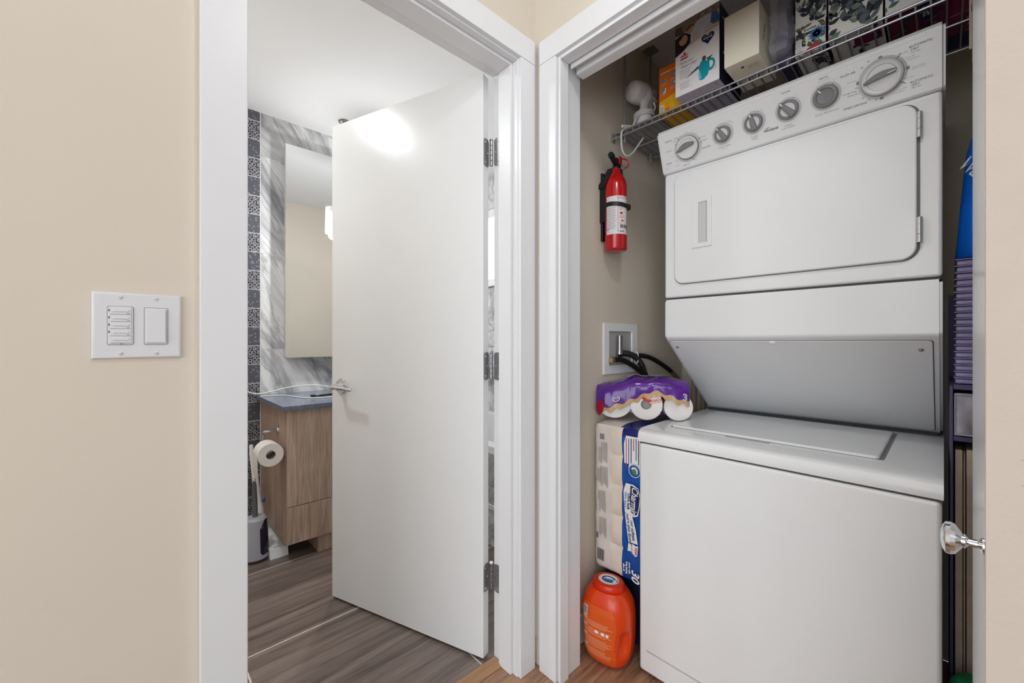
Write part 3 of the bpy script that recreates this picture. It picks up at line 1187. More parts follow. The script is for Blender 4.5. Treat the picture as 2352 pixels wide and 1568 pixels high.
# toilet paper holder and roll
hp = thing('paper_holder', (0.53, 2.36, .55), 'chrome toilet paper holder screwed to the vanity side', 'holder')
bm = bmesh.new()
lathe(bm, [(.024, 0), (.023, .006), (.018, .009), (0, .0095)], frame((VX0 - .0004, 2.372, .648), (0, -1, 0), (0, 0, 1)), 24, 0, .6, 1.0)
mk('rosette', bm, 'chrome', hp)
bm = bmesh.new()
tube(bm, [(VX0 - .006, 2.372, .648), (0.492, 2.372, .646), (0.486, 2.372, .643)], .0065, 12)
mk('post', bm, 'chrome', hp)
bm = bmesh.new()
tube(bm, catmull([(0.488, 2.362, .652), (0.488, 2.372, .645), (0.489, 2.384, .632), (0.489, 2.386, .600), (0.489, 2.384, .590), (0.489, 2.374, .5765), (0.489, 2.33, .5750), (0.489, 2.24, .5750), (0.489, 2.222, .5754), (0.489, 2.217, .586)], 5), .004, 10)
mk('hanger', bm, 'chrome', hp)
rl = thing('toilet_paper_roll', (0.489, 2.28, .50), 'white toilet paper roll hanging on the vanity side holder', 'toilet paper')
RM = frame((0.489, 2.228, .5585), (1, 0, 0), (0, 0, -1))         # axis +Y
bm = bmesh.new()
lathe(bm, [(.0205, 0), (.055, 0), (.0565, .002), (.0565, .098), (.055, .10), (.0205, .10)], RM, 44)
bmesh.ops.delete(bm, geom=[f for f in bm.faces if len(f.verts) > 10], context='FACES_ONLY')
mk('roll', bm, 'paper_white', rl)
bm = bmesh.new()
lathe(bm, [(.0206, .0), (.0206, .10)], RM, 32)
bmesh.ops.delete(bm, geom=[f for f in bm.faces if len(f.verts) > 10], context='FACES_ONLY')
mk('core', bm, 'paper_core', rl)
# loose sheet down the left side
bm = bmesh.new()
rowz = [(-.0572, .5585), (-.0578, .53), (-.057, .50), (-.054, .475), (-.050, .452), (-.047, .436)]
prev = None
for i, (dx, z) in enumerate(rowz):
    ring_ = []
    for j in range(6):
        yv = 2.229 + .098 * j / 5
        zz = z + (.012 * math.sin(j * 2.1) if i == len(rowz) - 1 else 0)
        ring_.append(bm.verts.new((0.489 + dx + .002 * math.sin(j * 1.3 + i), yv, zz)))
    if prev:
        for j in range(5):
            bm.faces.new((prev[j], prev[j + 1], ring_[j + 1], ring_[j]))
    prev = ring_
mk('loose_sheet', bm, 'paper_white', rl)

# toilet brush in its holder
tb = thing('toilet_brush', (0.472, 2.41, 0), 'grey toilet brush standing in a holder with dark smoked window', 'toilet brush')
TM = Matrix.Translation((0.458, 2.40, 0))
bm = bmesh.new()
lathe(bm, [(.058, .0), (.060, .004), (.060, .014)], TM, 36)
mk('base', bm, 'dark_brown_trim', tb)
bm = bmesh.new()
lathe(bm, [(.0595, .0145), (.060, .03), (.056, .10), (.052, .17), (.049, .205), (.040, .216), (.0, .218)], TM, 36)
mk('cup', bm, 'brush_grey', tb)
# smoked window facing the door
bm = bmesh.new()
nrow = 12
prevr = None
for i in range(nrow + 1):
    z = .034 + (.205 - .034) * i / nrow
    rr_ = .0600 - (z - .03) / .175 * .0105
    wide = 30 if i > 0 else 22
    lo_a = -58 + (30 if i > nrow - 3 else 0) * (i - nrow + 3) / 3
    if i == 0:
        lo_a = -50
    ring_ = []
    for j in range(9):
        a = R(-46 - 14 + lo_a + 58 + (78 - (lo_a + 58)) * j / 8 - 20)
        ring_.append(bm.verts.new(TM @ V(((rr_ + .0008) * math.cos(a), (rr_ + .0008) * math.sin(a), z))))
    if prevr:
        for j in range(8):
            bm.faces.new((prevr[j], prevr[j + 1], ring_[j + 1], ring_[j]))
    prevr = ring_
mk('smoked_window', bm, 'smoke_plastic', tb)
bm = bmesh.new()
tube(bm, [(0.456, 2.40, .214), (0.455, 2.40, .30), (0.452, 2.40, .38), (0.4515, 2.40, .392)], [.0125, .0118, .010, .008], 14)
mk('handle', bm, 'brush_handle', tb)
bm = bmesh.new()
lathe(bm, [(.004, 0), (.0045, .004), (.0085, .010), (.0085, .014), (.005, .020), (0, .022)], Matrix.Translation((0.4515, 2.40, .391)), 14)
mk('handle_tip', bm, 'chrome', tb)
# white wand behind it, leaning on the wall
wd = thing('cleaning_wand', (0.50, 2.53, 0), 'white cleaning wand with blue button leaning behind the toilet brush', 'cleaning tool')
bm = bmesh.new()
tube(bm, catmull([(0.475, 2.60, .542), (0.478, 2.597, .50), (0.49, 2.575, .35), (0.505, 2.555, .20), (0.512, 2.540, .06), (0.512, 2.53, .004)], 5),
     [.007] + [.0105] * 4 + [.013] * 5 + [.016] * 5 + [.020] * 5 + [.024] * 5 + [.024], 12)
mk('wand', bm, 'white_plastic', wd)
bm = bmesh.new()
lathe(bm, [(.009, 0), (.010, .006), (.006, .012), (0, .013)], frame((0.527, 2.547, .240), (0, 0, 1), (.75, .66, 0)), 16)
mk('button', bm, 'blue_plastic', wd)
# white tray on the floor under the vanity side
tr = thing('floor_tray', (0.545, 2.44, 0), 'low white plastic tray on the floor beside the toilet brush', 'tray')
bm = bmesh.new()
prism(bm, [(2.33, .001), (2.765, .001), (2.765, .085), (2.42, .052), (2.34, .045)], .085, frame((0.508, 0, 0), (0, 1, 0), (0, 0, 1)), 0, .003)
mk('tray_body', bm, 'white_plastic', tr)
bm = bmesh.new()
add_box(bm, (0.530, 2.352, .0455), (0.562, 2.400, .0475), .0008, 1)
mk('inset', bm, 'pale_grey', tr)

# cords and brush on the countertop
zc_ = .7955
bm = bmesh.new()
tube(bm, catmull([(0.42, 2.735, .86), (0.47, 2.728, .825), (0.53, 2.715, .805), (0.60, 2.70, .815), (0.68, 2.69, .832), (0.76, 2.685, .838), (0.86, 2.68, .832), (0.98, 2.66, .80)], 6), .0036, 8)
tag(mk('charger_cord', bm, 'cord_white'), 'white cord arching up from wall over the vanity countertop', 'cord')
bm = bmesh.new()
tube(bm, catmull([(0.532, 2.655, zc_), (0.58, 2.655, zc_), (0.64, 2.63, zc_), (0.668, 2.53, zc_), (0.70, 2.43, zc_), (0.78, 2.37, zc_), (0.90, 2.36, zc_)], 6), .0032, 8)
tag(mk('power_cord', bm, 'cord_white'), 'white cord lying flat across the granite vanity countertop', 'cord')
tbz = thing('toothbrush', (0.80, 2.42, .793), 'black toothbrush lying on the vanity countertop beside the cord', 'toothbrush')
bm = bmesh.new()
tube(bm, catmull([(0.735, 2.42, .799), (0.76, 2.425, .800), (0.80, 2.44, .800), (0.90, 2.47, .799)], 5), [.004] * 3 + [.0045] * 5 + [.006] * 8, 8)
mk('handle', bm, 'black_plastic', tbz)
bm = bmesh.new()
add_box(bm, (0.726, 2.413, .7985), (0.752, 2.428, .812), .003, 1)
mk('bristles', bm, 'black_plastic', tbz)

# bathtub seen through the hinge gap
bt = thing('bathtub', (1.80, 1.93, 0), 'white bathtub along the right bathroom wall behind the door', 'bathtub')
bm = bmesh.new()
for lo, hi in (((1.43, 1.0815, .03), (1.50, 2.769, .54)), ((2.09, 1.0815, .03), (2.170, 2.769, .54)), ((1.50, 1.0815, .03), (2.09, 1.17, .54)),
               ((1.50, 2.68, .03), (2.09, 2.769, .54)), ((1.50, 1.17, .03), (2.09, 2.68, .14))):
    add_box(bm, lo, hi, .012, 3)
mk('tub_shell', bm, 'tub_acrylic', bt)
bm = bmesh.new()
add_box(bm, (1.420, 1.0815, .001), (1.4298, 2.769, .50), .002, 2)
mk('apron', bm, 'marble_tile', bt)
box_part('apron_trim', (1.412, 1.0815, .20), (1.4198, 2.769, .225), 'trim_white', bt, .003)

# ------------------------------------------------------------------ stacked washer and dryer
FX = 1.24          # washer front
DXF = 1.4225       # dryer front
UY0, UY1 = 0.002, 0.700
ln = thing('stacked_washer_dryer', (1.65, .35, 0), 'tall white stacked washer and dryer standing in the closet', 'appliance')
bm = bmesh.new()
add_box(bm, (FX, UY0, .012), (2.0, UY1, .770), .010, 3)
mk('washer_body', bm, 'enamel', ln)
bm = bmesh.new()
add_box(bm, (FX + .02, UY0 + .03, .001), (1.98, UY1 - .03, .012), 0)
mk('feet_plinth', bm, 'black_rubber', ln)
# toe groove at the lower left corner of the front
bm = bmesh.new()
add_box(bm, (FX - .0015, .04, .085), (FX + .004, .672, .089), .001, 1)
mk('toe_groove', bm, 'light_print', ln)
bm = bmesh.new()
add_box(bm, (FX + .004, UY0 + .004, .7695), (1.99, UY1 - .004, .7745), 0)
mk('deck_gap', bm, 'enamel_gap', ln)
bm = bmesh.new()
prism(bm, [(FX - .001, .7745), (FX - .004, .79), (FX + .001, .806), (FX + .016, .8155), (FX + .05, .8175), (2.0, .8175), (2.0, .7745)], UY1 - UY0 + .004,
      frame((0, UY0 - .002, 0), (1, 0, 0), (0, 0, 1)) @ Matrix.Scale(-1, 4, V((0, 0, 1))), 0)
dk = mk('washer_deck', bm, 'enamel', ln, 40)
# lid with a finger recess
bm = bmesh.new()
LM = frame((0, 0, .8160), (1, 0, 0), (0, 1, 0))
prism(bm, rrect(1.338, 1.752, .100, .640, .008, 4), .0022, LM, 0)
mk('lid_gap', bm, 'mid_print', ln)
bm = bmesh.new()
prism(bm, rrect(1.341, 1.752, .108, .637, .012, 4), .0085, LM, 0, .006, 3)
mk('washer_lid', bm, 'enamel', ln)
bm = bmesh.new()
prism(bm, rrect(1.318, 1.336, .34, .46, .006, 4), .0006, frame((0, 0, .8174), (1, 0, 0), (0, 1, 0)), 0)
mk('finger_recess', bm, 'light_print', ln)
# lower dryer cabinet with slanted service panel
bm = bmesh.new()
prof = [(DXF, 1.259), (DXF - .001, 1.13), (DXF + .006, 1.118), (1.815, .8265), (2.0, .8265), (2.0, 1.259)]
prism(bm, prof, UY1 - UY0, frame((0, UY0, 0), (1, 0, 0), (0, 0, 1)) @ Matrix.Scale(-1, 4, V((0, 0, 1))), 0)
bmesh.ops.bevel(bm, geom=[e for e in bm.edges if abs(e.verts[0].co.y - e.verts[1].co.y) < 1e-5], offset=.006, segments=2, affect='EDGES')
mk('lower_cabinet', bm, 'enamel', ln, 40)
s0, s1 = V((DXF + .006, 0, 1.118)), V((1.815, 0, .8265))
sd = (s1 - s0).normalized()
SF = frame(V((s0.x, UY1, s0.z)), (0, -1, 0), -sd)     # u to the right, v up the slant
slen = (s1 - s0).length
bm = bmesh.new()
prism(bm, rrect(.010, .683, -slen + .012, -.010, .008, 4), .0008, SF, 0)
mk('panel_gap', bm, 'mid_print', ln)
bm = bmesh.new()
prism(bm, rrect(.012, .681, -slen + .014, -.0118, .008, 4), .0030, SF, 0, .0014, 2)
sp = mk('service_panel', bm, 'enamel', ln)
for u, v, r_ in ((.030, -.045, .005), (.676 - .016, -.047, .005), (.338, -.018, .009)):
    bm = bmesh.new()
    lathe(bm, [(r_, 0), (r_ * .95, .003), (r_ * .5, .005), (0, .0052)], SF @ Matrix.Translation((u, v, .003)), 20)
    mk('screw' if r_ < .007 else 'panel_catch', bm, 'white_plastic' if r_ > .007 else 'satin_steel', sp)
box_part('seam', (DXF + .006, UY0 + .004, 1.2588), (1.99, UY1 - .004, 1.2655), 'enamel_gap', ln)
bm = bmesh.new()
add_box(bm, (DXF, UY0, 1.2655), (2.0, UY1, 1.7150), .008, 3)
mk('dryer_body', bm, 'enamel', ln)
box_part('deck_shadow_gap', (1.80, UY0 + .01, .8176), (1.99, UY1 - .01, .8264), 'enamel_gap', ln)
# dryer door; frame normal -X: u = -Y, v = Z
DF = frame((DXF, UY1, 0), (0, -1, 0), (0, 0, 1))
du = lambda yv: UY1 - yv
bm = bmesh.new()
prism(bm, rrect(du(.6625), du(.0400), 1.310, 1.7045, .034, 8), .0008, DF, 0)
mk('door_gap', bm, 'mid_print', ln)
bm = bmesh.new()
prism(bm, rrect(du(.6600), du(.0455), 1.3125, 1.7022, .032, 8), .0100, DF, 0, .0045, 3)
ddr = mk('dryer_door', bm, 'enamel', ln)
# handle plate with recessed grip
u0, u1 = du(.595), du(.530)
HF = DF @ Matrix.Translation((0, 0, .0100))
bm = bmesh.new()
for a, b, c, d in ((u0, u0 + .022, 1.430, 1.596), (u1 - .014, u1, 1.430, 1.596), (u0 + .022, u1 - .014, 1.430, 1.4435), (u0 + .022, u1 - .014, 1.5825, 1.596)):
    prism(bm, [(a, c), (b, c), (b, d), (a, d)], .0045, HF)
bmesh.ops.remove_doubles(bm, verts=list(bm.verts), dist=.0001)
mk('handle_plate', bm, 'enamel', ddr)
bm = bmesh.new()
gp = [(u0 + .022, .0045), (u0 + .0225, .0012), (u1 - .020, .0012), (u1 - .014, .0045)]
for (a, za), (b, zb) in zip(gp, gp[1:]):
    vs_ = [bm.verts.new(HF @ V(q)) for q in ((a, 1.4435, za), (b, 1.4435, zb), (b, 1.5825, zb), (a, 1.5825, za))]
    bm.faces.new(vs_)
mk('grip_recess', bm, 'pale_grey', ddr)
for zc in (1.642, 1.383):
    bm = bmesh.new()
    for i in range(3):
        h = [.020, .024, .018][i]
        z_ = zc - .031 + [0, .0205, .0445][i]
        lathe(bm, [(.0052, 0), (.0058, .0006), (.0058, h - .0006), (.0052, h)], Matrix.Translation((DXF - .009, .0410, z_)), 16)
    mk('door_hinge', bm, 'silver_ring', ddr)

# control panel, leaning forward
CA, CT = V((DXF, .705, 1.7165)), V((1.373, .705, 1.852))
cv = (CT - CA).normalized()
CF = frame(CA, (0, -1, 0), cv)
chh = (CT - CA).length
bm = bmesh.new()
prism(bm, [(CA.x, CA.z), (CA.x - .006, CA.z + .004), (CT.x - .002, CT.z - .008), (CT.x + .002, CT.z + .001), (CT.x + .012, CT.z + .003), (2.0, CT.z + .003), (2.0, 1.7155), (CA.x + .01, 1.7155)],
      .708, frame((0, -.003, 0), (1, 0, 0), (0, 0, 1)) @ Matrix.Scale(-1, 4, V((0, 0, 1))), 0)
bmesh.ops.bevel(bm, geom=[e for e in bm.edges if abs(e.verts[0].co.y - e.verts[1].co.y) < 1e-5], offset=.006, segments=3, affect='EDGES')
cp = mk('control_panel', bm, 'enamel', ln, 40)
# true face of the panel
q0, q1 = V((CA.x - .006, .705, CA.z + .004)), V((CT.x - .002, .705, CT.z - .008))
cv = (q1 - q0).normalized()
CF = frame(V((q0.x, .705, q0.z)) - cv * .004, (0, -1, 0), cv)
bm = bmesh.new()
for a, b in ((.024, .150), (.150 + .004, .452), (.470, .676)):
    prism(bm, rrect(a, b, .1262, .1325, .002, 3), .0009, CF, 0, .0003)
mk('raised_rib', bm, 'enamel', cp)
P = Print(CF, .0003)
T = lambda s, u, v, sz, m='dark_print', **k: P.text(s, u, v, sz, m, 1, **k)
# washer dial legends
T('NORMAL', .0400, .1035, .0062)
T('Regular 10', .0715, .1050, .0055, 'mid_print', shear=.2)
T('Heavy 14', .0640, .0965, .0045, 'mid_print', shear=.2)
T('6 Light', .1010, .1135, .0044, 'light_print', shear=.2)
T('Rinse', .1270, .1100, .0038, 'light_print', shear=.2)
T('Spin', .1380, .1000, .0038, 'light_print', shear=.2)
T('12 Heavy', .1530, .0805, .0047, 'mid_print', shear=.2)
T('6 Regular', .1575, .0690, .0052, 'mid_print', shear=.2)
T('DELICATES', .1600, .0450, .0058)
T('Spin', .1420, .0350, .0040, 'light_print', shear=.2)
T('Rinse', .1240, .0190, .0040, 'light_print', shear=.2)
T('Prewash 4', .0350, .0720, .0052, 'mid_print', shear=.2)
T('Off', .0440, .0500, .0040, 'light_print', shear=.2)
T('CASUAL', .0300, .0320, .0058)
T('Perm Press', .0290, .0260, .0034, 'light_print')
T('Rinse', .0580, .0320, .0042, 'light_print', shear=.2)
T('Light 6', .0600, .0165, .0048, 'mid_print', shear=.2)
T('Regular 10', .0890, .0105, .0052, 'mid_print', shear=.2)
T('See Guide', .0200, .0165, .0030, 'light_print')
T('before use', .0200, .0125, .0030, 'light_print')
for a in (128, 152, 186, 20, 2, 288):
    t_ = R(a)
    P.line((.1018 + .0405 * math.cos(t_), .0636 + .0405 * math.sin(t_)), (.1018 + .0475 * math.cos(t_), .0636 + .0475 * math.sin(t_)), .0015, 'dark_print', 1)
# small knobs
T('WASH TEMP', .2154, .0280, .0052, 'mid_print', spacing=1.35)
T('WASH/RINSE', .2154, .0218, .0028, 'light_print', spacing=1.2)
T('Warm', .2020, .0960, .0034, 'light_print', rot=28)
T('Cold', .2330, .1000, .0034, 'light_print', rot=-8)
T('Rinse Cold', .2430, .0940, .0034, 'mid_print', rot=-38)
T('Hot', .1805, .0790, .0034, 'light_print', rot=70)
T('LOAD', .3040, .0280, .0052, 'mid_print', spacing=1.35)
T('SIZE', .3040, .0210, .0052, 'mid_print', spacing=1.35)
T('Medium', .3050, .1010, .0040, 'light_print')
T('Small', .2770, .0900, .0036, 'light_print', rot=50)
T('Large', .3300, .0950, .0036, 'light_print', rot=-40)
T('Whirlpool', .3480, .0330, .0105, 'dark_print', bold=.0002, squeeze=.86)
P.line((.3335, .0395), (.3440, .0405), .0016, 'mid_print', 1)
P.ring(.350, .0320, .0125, .0129, 'light_print', 0, 24, 0, 360, .5)
T('FABRIC', .3920, .0290, .0052, 'mid_print', spacing=1.35)
T('SOFTENER', .3920, .0225, .0052, 'mid_print', spacing=1.35)
T('Off', .3720, .0960, .0036, 'light_print', rot=40)
T('On', .4180, .0990, .0036, 'light_print', rot=-30)
T('WASHER', .3921, .1180, .0056)
T('DRYER', .4800, .1180, .0062)
T('End of Cycle Signal', .4810, .1115, .0034, 'light_print')
T('Off', .4640, .1020, .0036, 'light_print', rot=30)
T('On', .5020, .1030, .0036, 'light_print', rot=-25)
T('PUSH TO START', .4830, .0290, .0056, 'mid_print', spacing=1.35)
# dryer dial
T('FLUFF AIR', .5310, .1035, .0070)
T('10', .5720, .1165, .0052)
T('20', .5595, .1070, .0052)
T('Cool Down', .5390, .0830, .0044, 'light_print', shear=.2)
T('20', .5470, .0640, .0052)
T('Tumble Press', .5330, .0575, .0054, 'mid_print')
T('Damp Dry', .5400, .0505, .0054, 'mid_print')
T('40', .5585, .0345, .0052, 'mid_print')
T('50', .5705, .0262, .0052, 'mid_print')
T('60', .5850, .0212, .0052, 'mid_print')
T('TIMED DRYING', .5420, .0215, .0072)
T('AUTOMATIC', .6670, .1130, .0074, 'dark_print', squeeze=.95)
T('DRY', .6570, .1060, .0074)
T('Low Heat', .6580, .1000, .0042, 'mid_print', shear=.2)
T('Very Dry', .6360, .1070, .0046, 'light_print', shear=.2)
T('Less Dry', .6490, .0920, .0046, 'light_print', shear=.2)
T('Cool Down', .6540, .0865, .0046, 'light_print', shear=.2)
T('Energy Preferred', .6630, .0670, .0034, 'light_print', shear=.2)
T('Automatic Setting', .6630, .0630, .0034, 'light_print', shear=.2)
T('Very Dry', .6460, .0470, .0046, 'light_print', shear=.2)
T('AUTOMATIC', .6680, .0340, .0074, 'dark_print', squeeze=.95)
T('DRY', .6575, .0270, .0074)
T('High Heat', .6580, .0210, .0042, 'mid_print', shear=.2)
T('Less Dry', .6330, .0270, .0046, 'light_print', shear=.2)
T('Cool Down', .6270, .0215, .0046, 'light_print', shear=.2)
for a in (48, -36):
    t_ = R(a)
    P.line((.5969 + .042 * math.cos(t_), .068 + .042 * math.sin(t_)), (.5969 + .053 * math.cos(t_), .068 + .053 * math.sin(t_)), .0013, 'dark_print', 1)
for a in (2, 92, 172, 268):
    t_ = R(a)
    c_ = (.5969 + .0475 * math.cos(t_), .068 + .0475 * math.sin(t_))
    P.poly([(c_[0] + .0045 * math.cos(t_ + R(b)), c_[1] + .0045 * math.sin(t_ + R(b))) for b in (50, 130, 230, 310)], 'mid_print', 1)
    P.text('off', c_[0], c_[1], .0035, 'print_white', 2)
for cx_, cy_, r_ in ((.1018, .0636, .046), (.5969, .068, .0475), (.2152, .0672, .0325), (.3048, .0683, .0325), (.3947, .0706, .0325), (.4822, .071, .0345)):
    P.ring(cx_, cy_, r_ - .008, r_, 'pale_grey', 0, 40)
for cx_, cy_, a in ((.2152, .0672, 165), (.3048, .0683, 150), (.3048, .0683, 60), (.3947, .0706, 62), (.4822, .071, 122), (.4822, .071, 55)):
    t_ = R(a)
    P.poly(ellipse(cx_ + .0300 * math.cos(t_), cy_ + .0300 * math.sin(t_), .0011, .0011, 8), 'dark_print', 2)
P.build('lettering', cp)


def dial(cu, cvv, r, ang, ridge_w, name='dial_knob'):
    F = CF @ Matrix.Translation((cu, cvv, .0003))
    bm = bmesh.new()
    lathe(bm, [(r * 1.0, 0), (r * 1.02, .003), (r * .99, .008)], F, 48, 0)
    d = mk(name, bm, 'hinge_steel', ln)
    bm = bmesh.new()
    lathe(bm, [(r * .97, .003), (r * .955, .011), (r * .88, .0135), (r * .74, .0125), (r * .70, .0105), (0, .0105)], F, 48, 0)
    mk('dial_face', bm, 'knob_white', d)
    # lens-shaped grip, one straight side one bowed
    G = F @ Matrix.Rotation(R(ang), 4, 'Z')
    pts = [(-r * .84, -r * .04), (r * .66, -r * .04)]
    n = 12
    for i in range(n + 1):
        t_ = i / n
        x = r * .72 + (-r * .86 - r * .72) * t_
        pts.append((x, r * .02 + ridge_w * r * math.sin(math.pi * (0.14 + 0.80 * t_))))
    bm = bmesh.new()
    prism(bm, pts, .012, G @ Matrix.Translation((0, 0, .0100)), 0, .0018, 2)
    mk('grip', bm, 'knob_grey', d)
    return d, G


d1, G1 = dial(.1018, .0636, .0372, 12, .40)
P = Print(G1 @ Matrix.Translation((0, 0, .0135)), .0004)
P.poly(ellipse(.0315, .002, .0012, .0012, 10), 'dark_print')
P.build('pointer_dot', d1)
d6, G6 = dial(.5969, .0680, .0405, 8, .30)
P = Print(G6 @ Matrix.Translation((0, 0, .0222)), .0004)
P.rect(.012, .029, .0008, .0026, 'print_white')
P.build('pointer_line', d6)


def small_knob(cu, cvv, r, ang):
    F = CF @ Matrix.Translation((cu, cvv, .0003)) @ Matrix.Rotation(R(ang), 4, 'Z')
    bm = bmesh.new()
    lathe(bm, [(r, 0), (r, .005), (r * .95, .009), (r * .72, .0095), (r * .66, .006), (0, .006)], F, 40)
    kb = mk('knob', bm, 'knob_grey', ln)
    bm = bmesh.new()
    lathe(bm, [(r * .70, .0062), (r * .69, .0074), (0, .0078)], F, 32)
    mk('knob_face', bm, 'knob_white', kb)
    bm = bmesh.new()
    prism(bm, [(-r * .92, -r * .30), (-r * .2, -r * .27), (r * .9, -r * .17), (r * 1.05, -r * .10), (r * 1.05, r * .10), (r * .9, r * .17), (-r * .2, r * .27), (-r * .92, r * .30)],
          .016, F @ Matrix.Translation((0, 0, .004)), 0, .003, 2)
    mk('grip', bm, 'knob_grey', kb)
    P = Print(F @ Matrix.Translation((0, 0, .0200)), .0005)
    P.rect(r * .62, r * .98, -r * .06, r * .06, 'print_white')
    P.build('pointer_line', kb)


small_knob(.2152, .0672, .0245, 118)
small_knob(.3048, .0683, .0252, 100)
small_knob(.3947, .0706, .0262, 128)
F = CF @ Matrix.Translation((.4822, .0710, .0003))
bm = bmesh.new()
lathe(bm, [(.0282, 0), (.0282, .006), (.026, .012), (.020, .013), (.019, .010), (.017, .009), (0, .0088)], F, 40)
kb = mk('start_knob', bm, 'knob_grey', ln)
P = Print(F @ Matrix.Rotation(R(128), 4, 'Z') @ Matrix.Translation((0, 0, .0128)), .0006)
P.rect(.0135, .0225, -.0016, .0016, 'print_white')
P.build('pointer_line', kb)

# ------------------------------------------------------------------ wire shelf hung on rods
SZ = 1.9425
SX0, SX1 = 1.417, 1.720
SYL, SYR = 0.912, -0.300
ws = thing('wire_shelf', (1.57, .3, 1.915), 'grey wire closet shelf hung from the ceiling above the dryer', 'shelf')
for x, z in ((SX0 - .004, SZ - .0014), (SX0 - .004, SZ - .0205), (1.57, SZ - .0055), (SX1, SZ - .0050)):
    bm = bmesh.new()
    tube(bm, [(x, SYL, z), (x, SYR, z)], .0032, 8)
    mk('rail', bm, 'shelf_wire', ws)
wire0 = None
nw = 45
for i in range(nw):
    yv = SYL - .006 - i * .0268
    if wire0 is None:
        bm = bmesh.new()
        tube(bm, [(SX1 + .003, yv, SZ), (SX0 + .004, yv, SZ), (SX0 - .0005, yv, SZ - .003), (SX0 - .0005, yv, SZ - .022)], .0023, 6)
        wire0 = mk('wire', bm, 'shelf_wire', ws)
    else:
        c = wire0.copy()
        COL.objects.link(c)
        c.parent = ws
        c.location = wire0.location + V((0, -i * .0268, 0))
bm = bmesh.new()
add_box(bm, (SX0 - .008, SYL - .001, SZ - .030), (SX0 + .012, SYL + .0070, SZ + .006), .002, 1)
mk('end_cap', bm, 'rod_steel', ws)
for x, yv in ((1.432, .870), (1.680, .891)):
    bm = bmesh.new()
    tube(bm, [(x, yv, SZ - .045), (x, yv, CC - .002)], .0048, 10)
    rd = mk('hanging_rod', bm, 'rod_steel', ws)
    bm = bmesh.new()
    add_box(bm, (x - .026, yv - .026, CC - .0055), (x + .026, yv + .026, CC - .0005), .001, 1)
    mk('ceiling_plate', bm, 'rod_steel', rd)
    if x > 1.6:
        bm = bmesh.new()
        lathe(bm, [(0, 0), (.006, .0005), (.006, .008), (.016, .0085), (.016, .011), (0, .0112)], Matrix.Translation((x, yv, SZ - .030)), 16)
        mk('bolt', bm, 'rod_steel', rd)
ls = box_part('shelf_liner', (SX0 + .012, .735, SZ + .0026), (SX1 - .004, .905, SZ + .0046), 'liner_grey')
tag(ls, 'flat grey plastic sheet lying on the left end of wire shelf', 'liner')
ZS = SZ + .0026

# handheld steamer
st = thing('garment_steamer', (1.52, .83, ZS + .003), 'white handheld garment steamer wrapped in its cord on wire shelf', 'steamer')
bm = bmesh.new()
SB = Matrix.Translation((1.525, .838, 0))
lathe(bm, [(.0, ZS + .003), (.034, ZS + .0035), (.036, ZS + .02), (.034, ZS + .065), (.028, ZS + .09), (.020, ZS + .105), (.017, ZS + .12)], SB, 28)
mk('body', bm, 'white_plastic', st)
bm = bmesh.new()
tube(bm, catmull([(1.526, .838, 2.045), (1.534, .840, 2.078), (1.545, .846, 2.108), (1.535, .856, 2.128), (1.500, .864, 2.128), (1.468, .870, 2.124)], 6),
     [.016, .016, .016, .016, .017, .017, .018, .019, .021, .024, .028, .032, .034, .037, .039, .041, .042, .042, .043, .043, .043, .043, .043, .042, .042, .041, .040, .038, .034, .026, .004], 24)
mk('head', bm, 'white_plastic', st)
bm = bmesh.new()
tube(bm, catmull([(1.552, .832, 2.062), (1.566, .832, 2.095), (1.578, .836, 2.120), (1.572, .842, 2.140), (1.556, .848, 2.150)], 6),
     [.010] + [.018] * 6 + [.026] * 6 + [.030] * 6 + [.026] * 5 + [.012], 18)
mk('water_tank', bm, 'steamer_grey', st)
bm = bmesh.new()
coil = []
for i in range(73):
    a = 2 * math.pi * i / 22
    coil.append((1.525 + .0385 * math.cos(a), .838 + .0385 * math.sin(a), ZS + .072 + .022 * i / 72))
tube(bm, coil, .0038, 8)
tube(bm, catmull([(1.487, .838, ZS + .072), (1.47, .845, ZS + .05), (1.475, .855, ZS + .02), (1.50, .800, ZS + .012), (1.56, .775, ZS + .008), (1.60, .79, ZS + .008)], 6), .0036, 8)
tube(bm, catmull([(1.556, .82, ZS + .092), (1.545, .80, ZS + .11), (1.535, .80, ZS + .125), (1.56, .80, ZS + .14)], 6), .0036, 8)
tube(bm, catmull([(1.41, .868, ZS + .012), (1.45, .855, ZS + .02), (1.50, .805, ZS + .016)], 6), .0055, 8)
tube(bm, catmull([(1.43, .862, ZS + .010), (1.408, .868, ZS - .01), (1.404, .868, ZS - .05), (1.412, .868, ZS - .085), (1.435, .862, ZS - .100), (1.468, .855, ZS - .078), (1.50, .845, ZS - .035), (1.515, .835, ZS - .009)], 6), .0036, 8)
mk('cord', bm, 'cord_white', st)
bm = bmesh.new()
add_box(bm, (1.605, .772, ZS + .003), (1.632, .797, ZS + .024), .005, 2)
mk('plug', bm, 'white_plastic', st)


# ------------------------------------------------------------------ boxes on the shelf
def carton(name, x0, x1, y0, y1, z0, z1, front, side, bottom, label, cat='box', other=None):
    """front faces -X, side faces -Y"""
    t = thing(name, ((x0 + x1) / 2, (y0 + y1) / 2, z0), label, cat)
    bm = bmesh.new()
    add_box(bm, (x0, y0, z0), (x1, y1, z1), .0008, 1)
    mats = [front, side, bottom, other or side]
    for f in bm.faces:
        n = f.normal
        f.normal_update()
        n = f.normal
        f.material_index = 0 if n.x < -.6 else 1 if n.y < -.6 else 2 if n.z < -.6 else 3
    mk('carton', bm, mats, t)
    return t


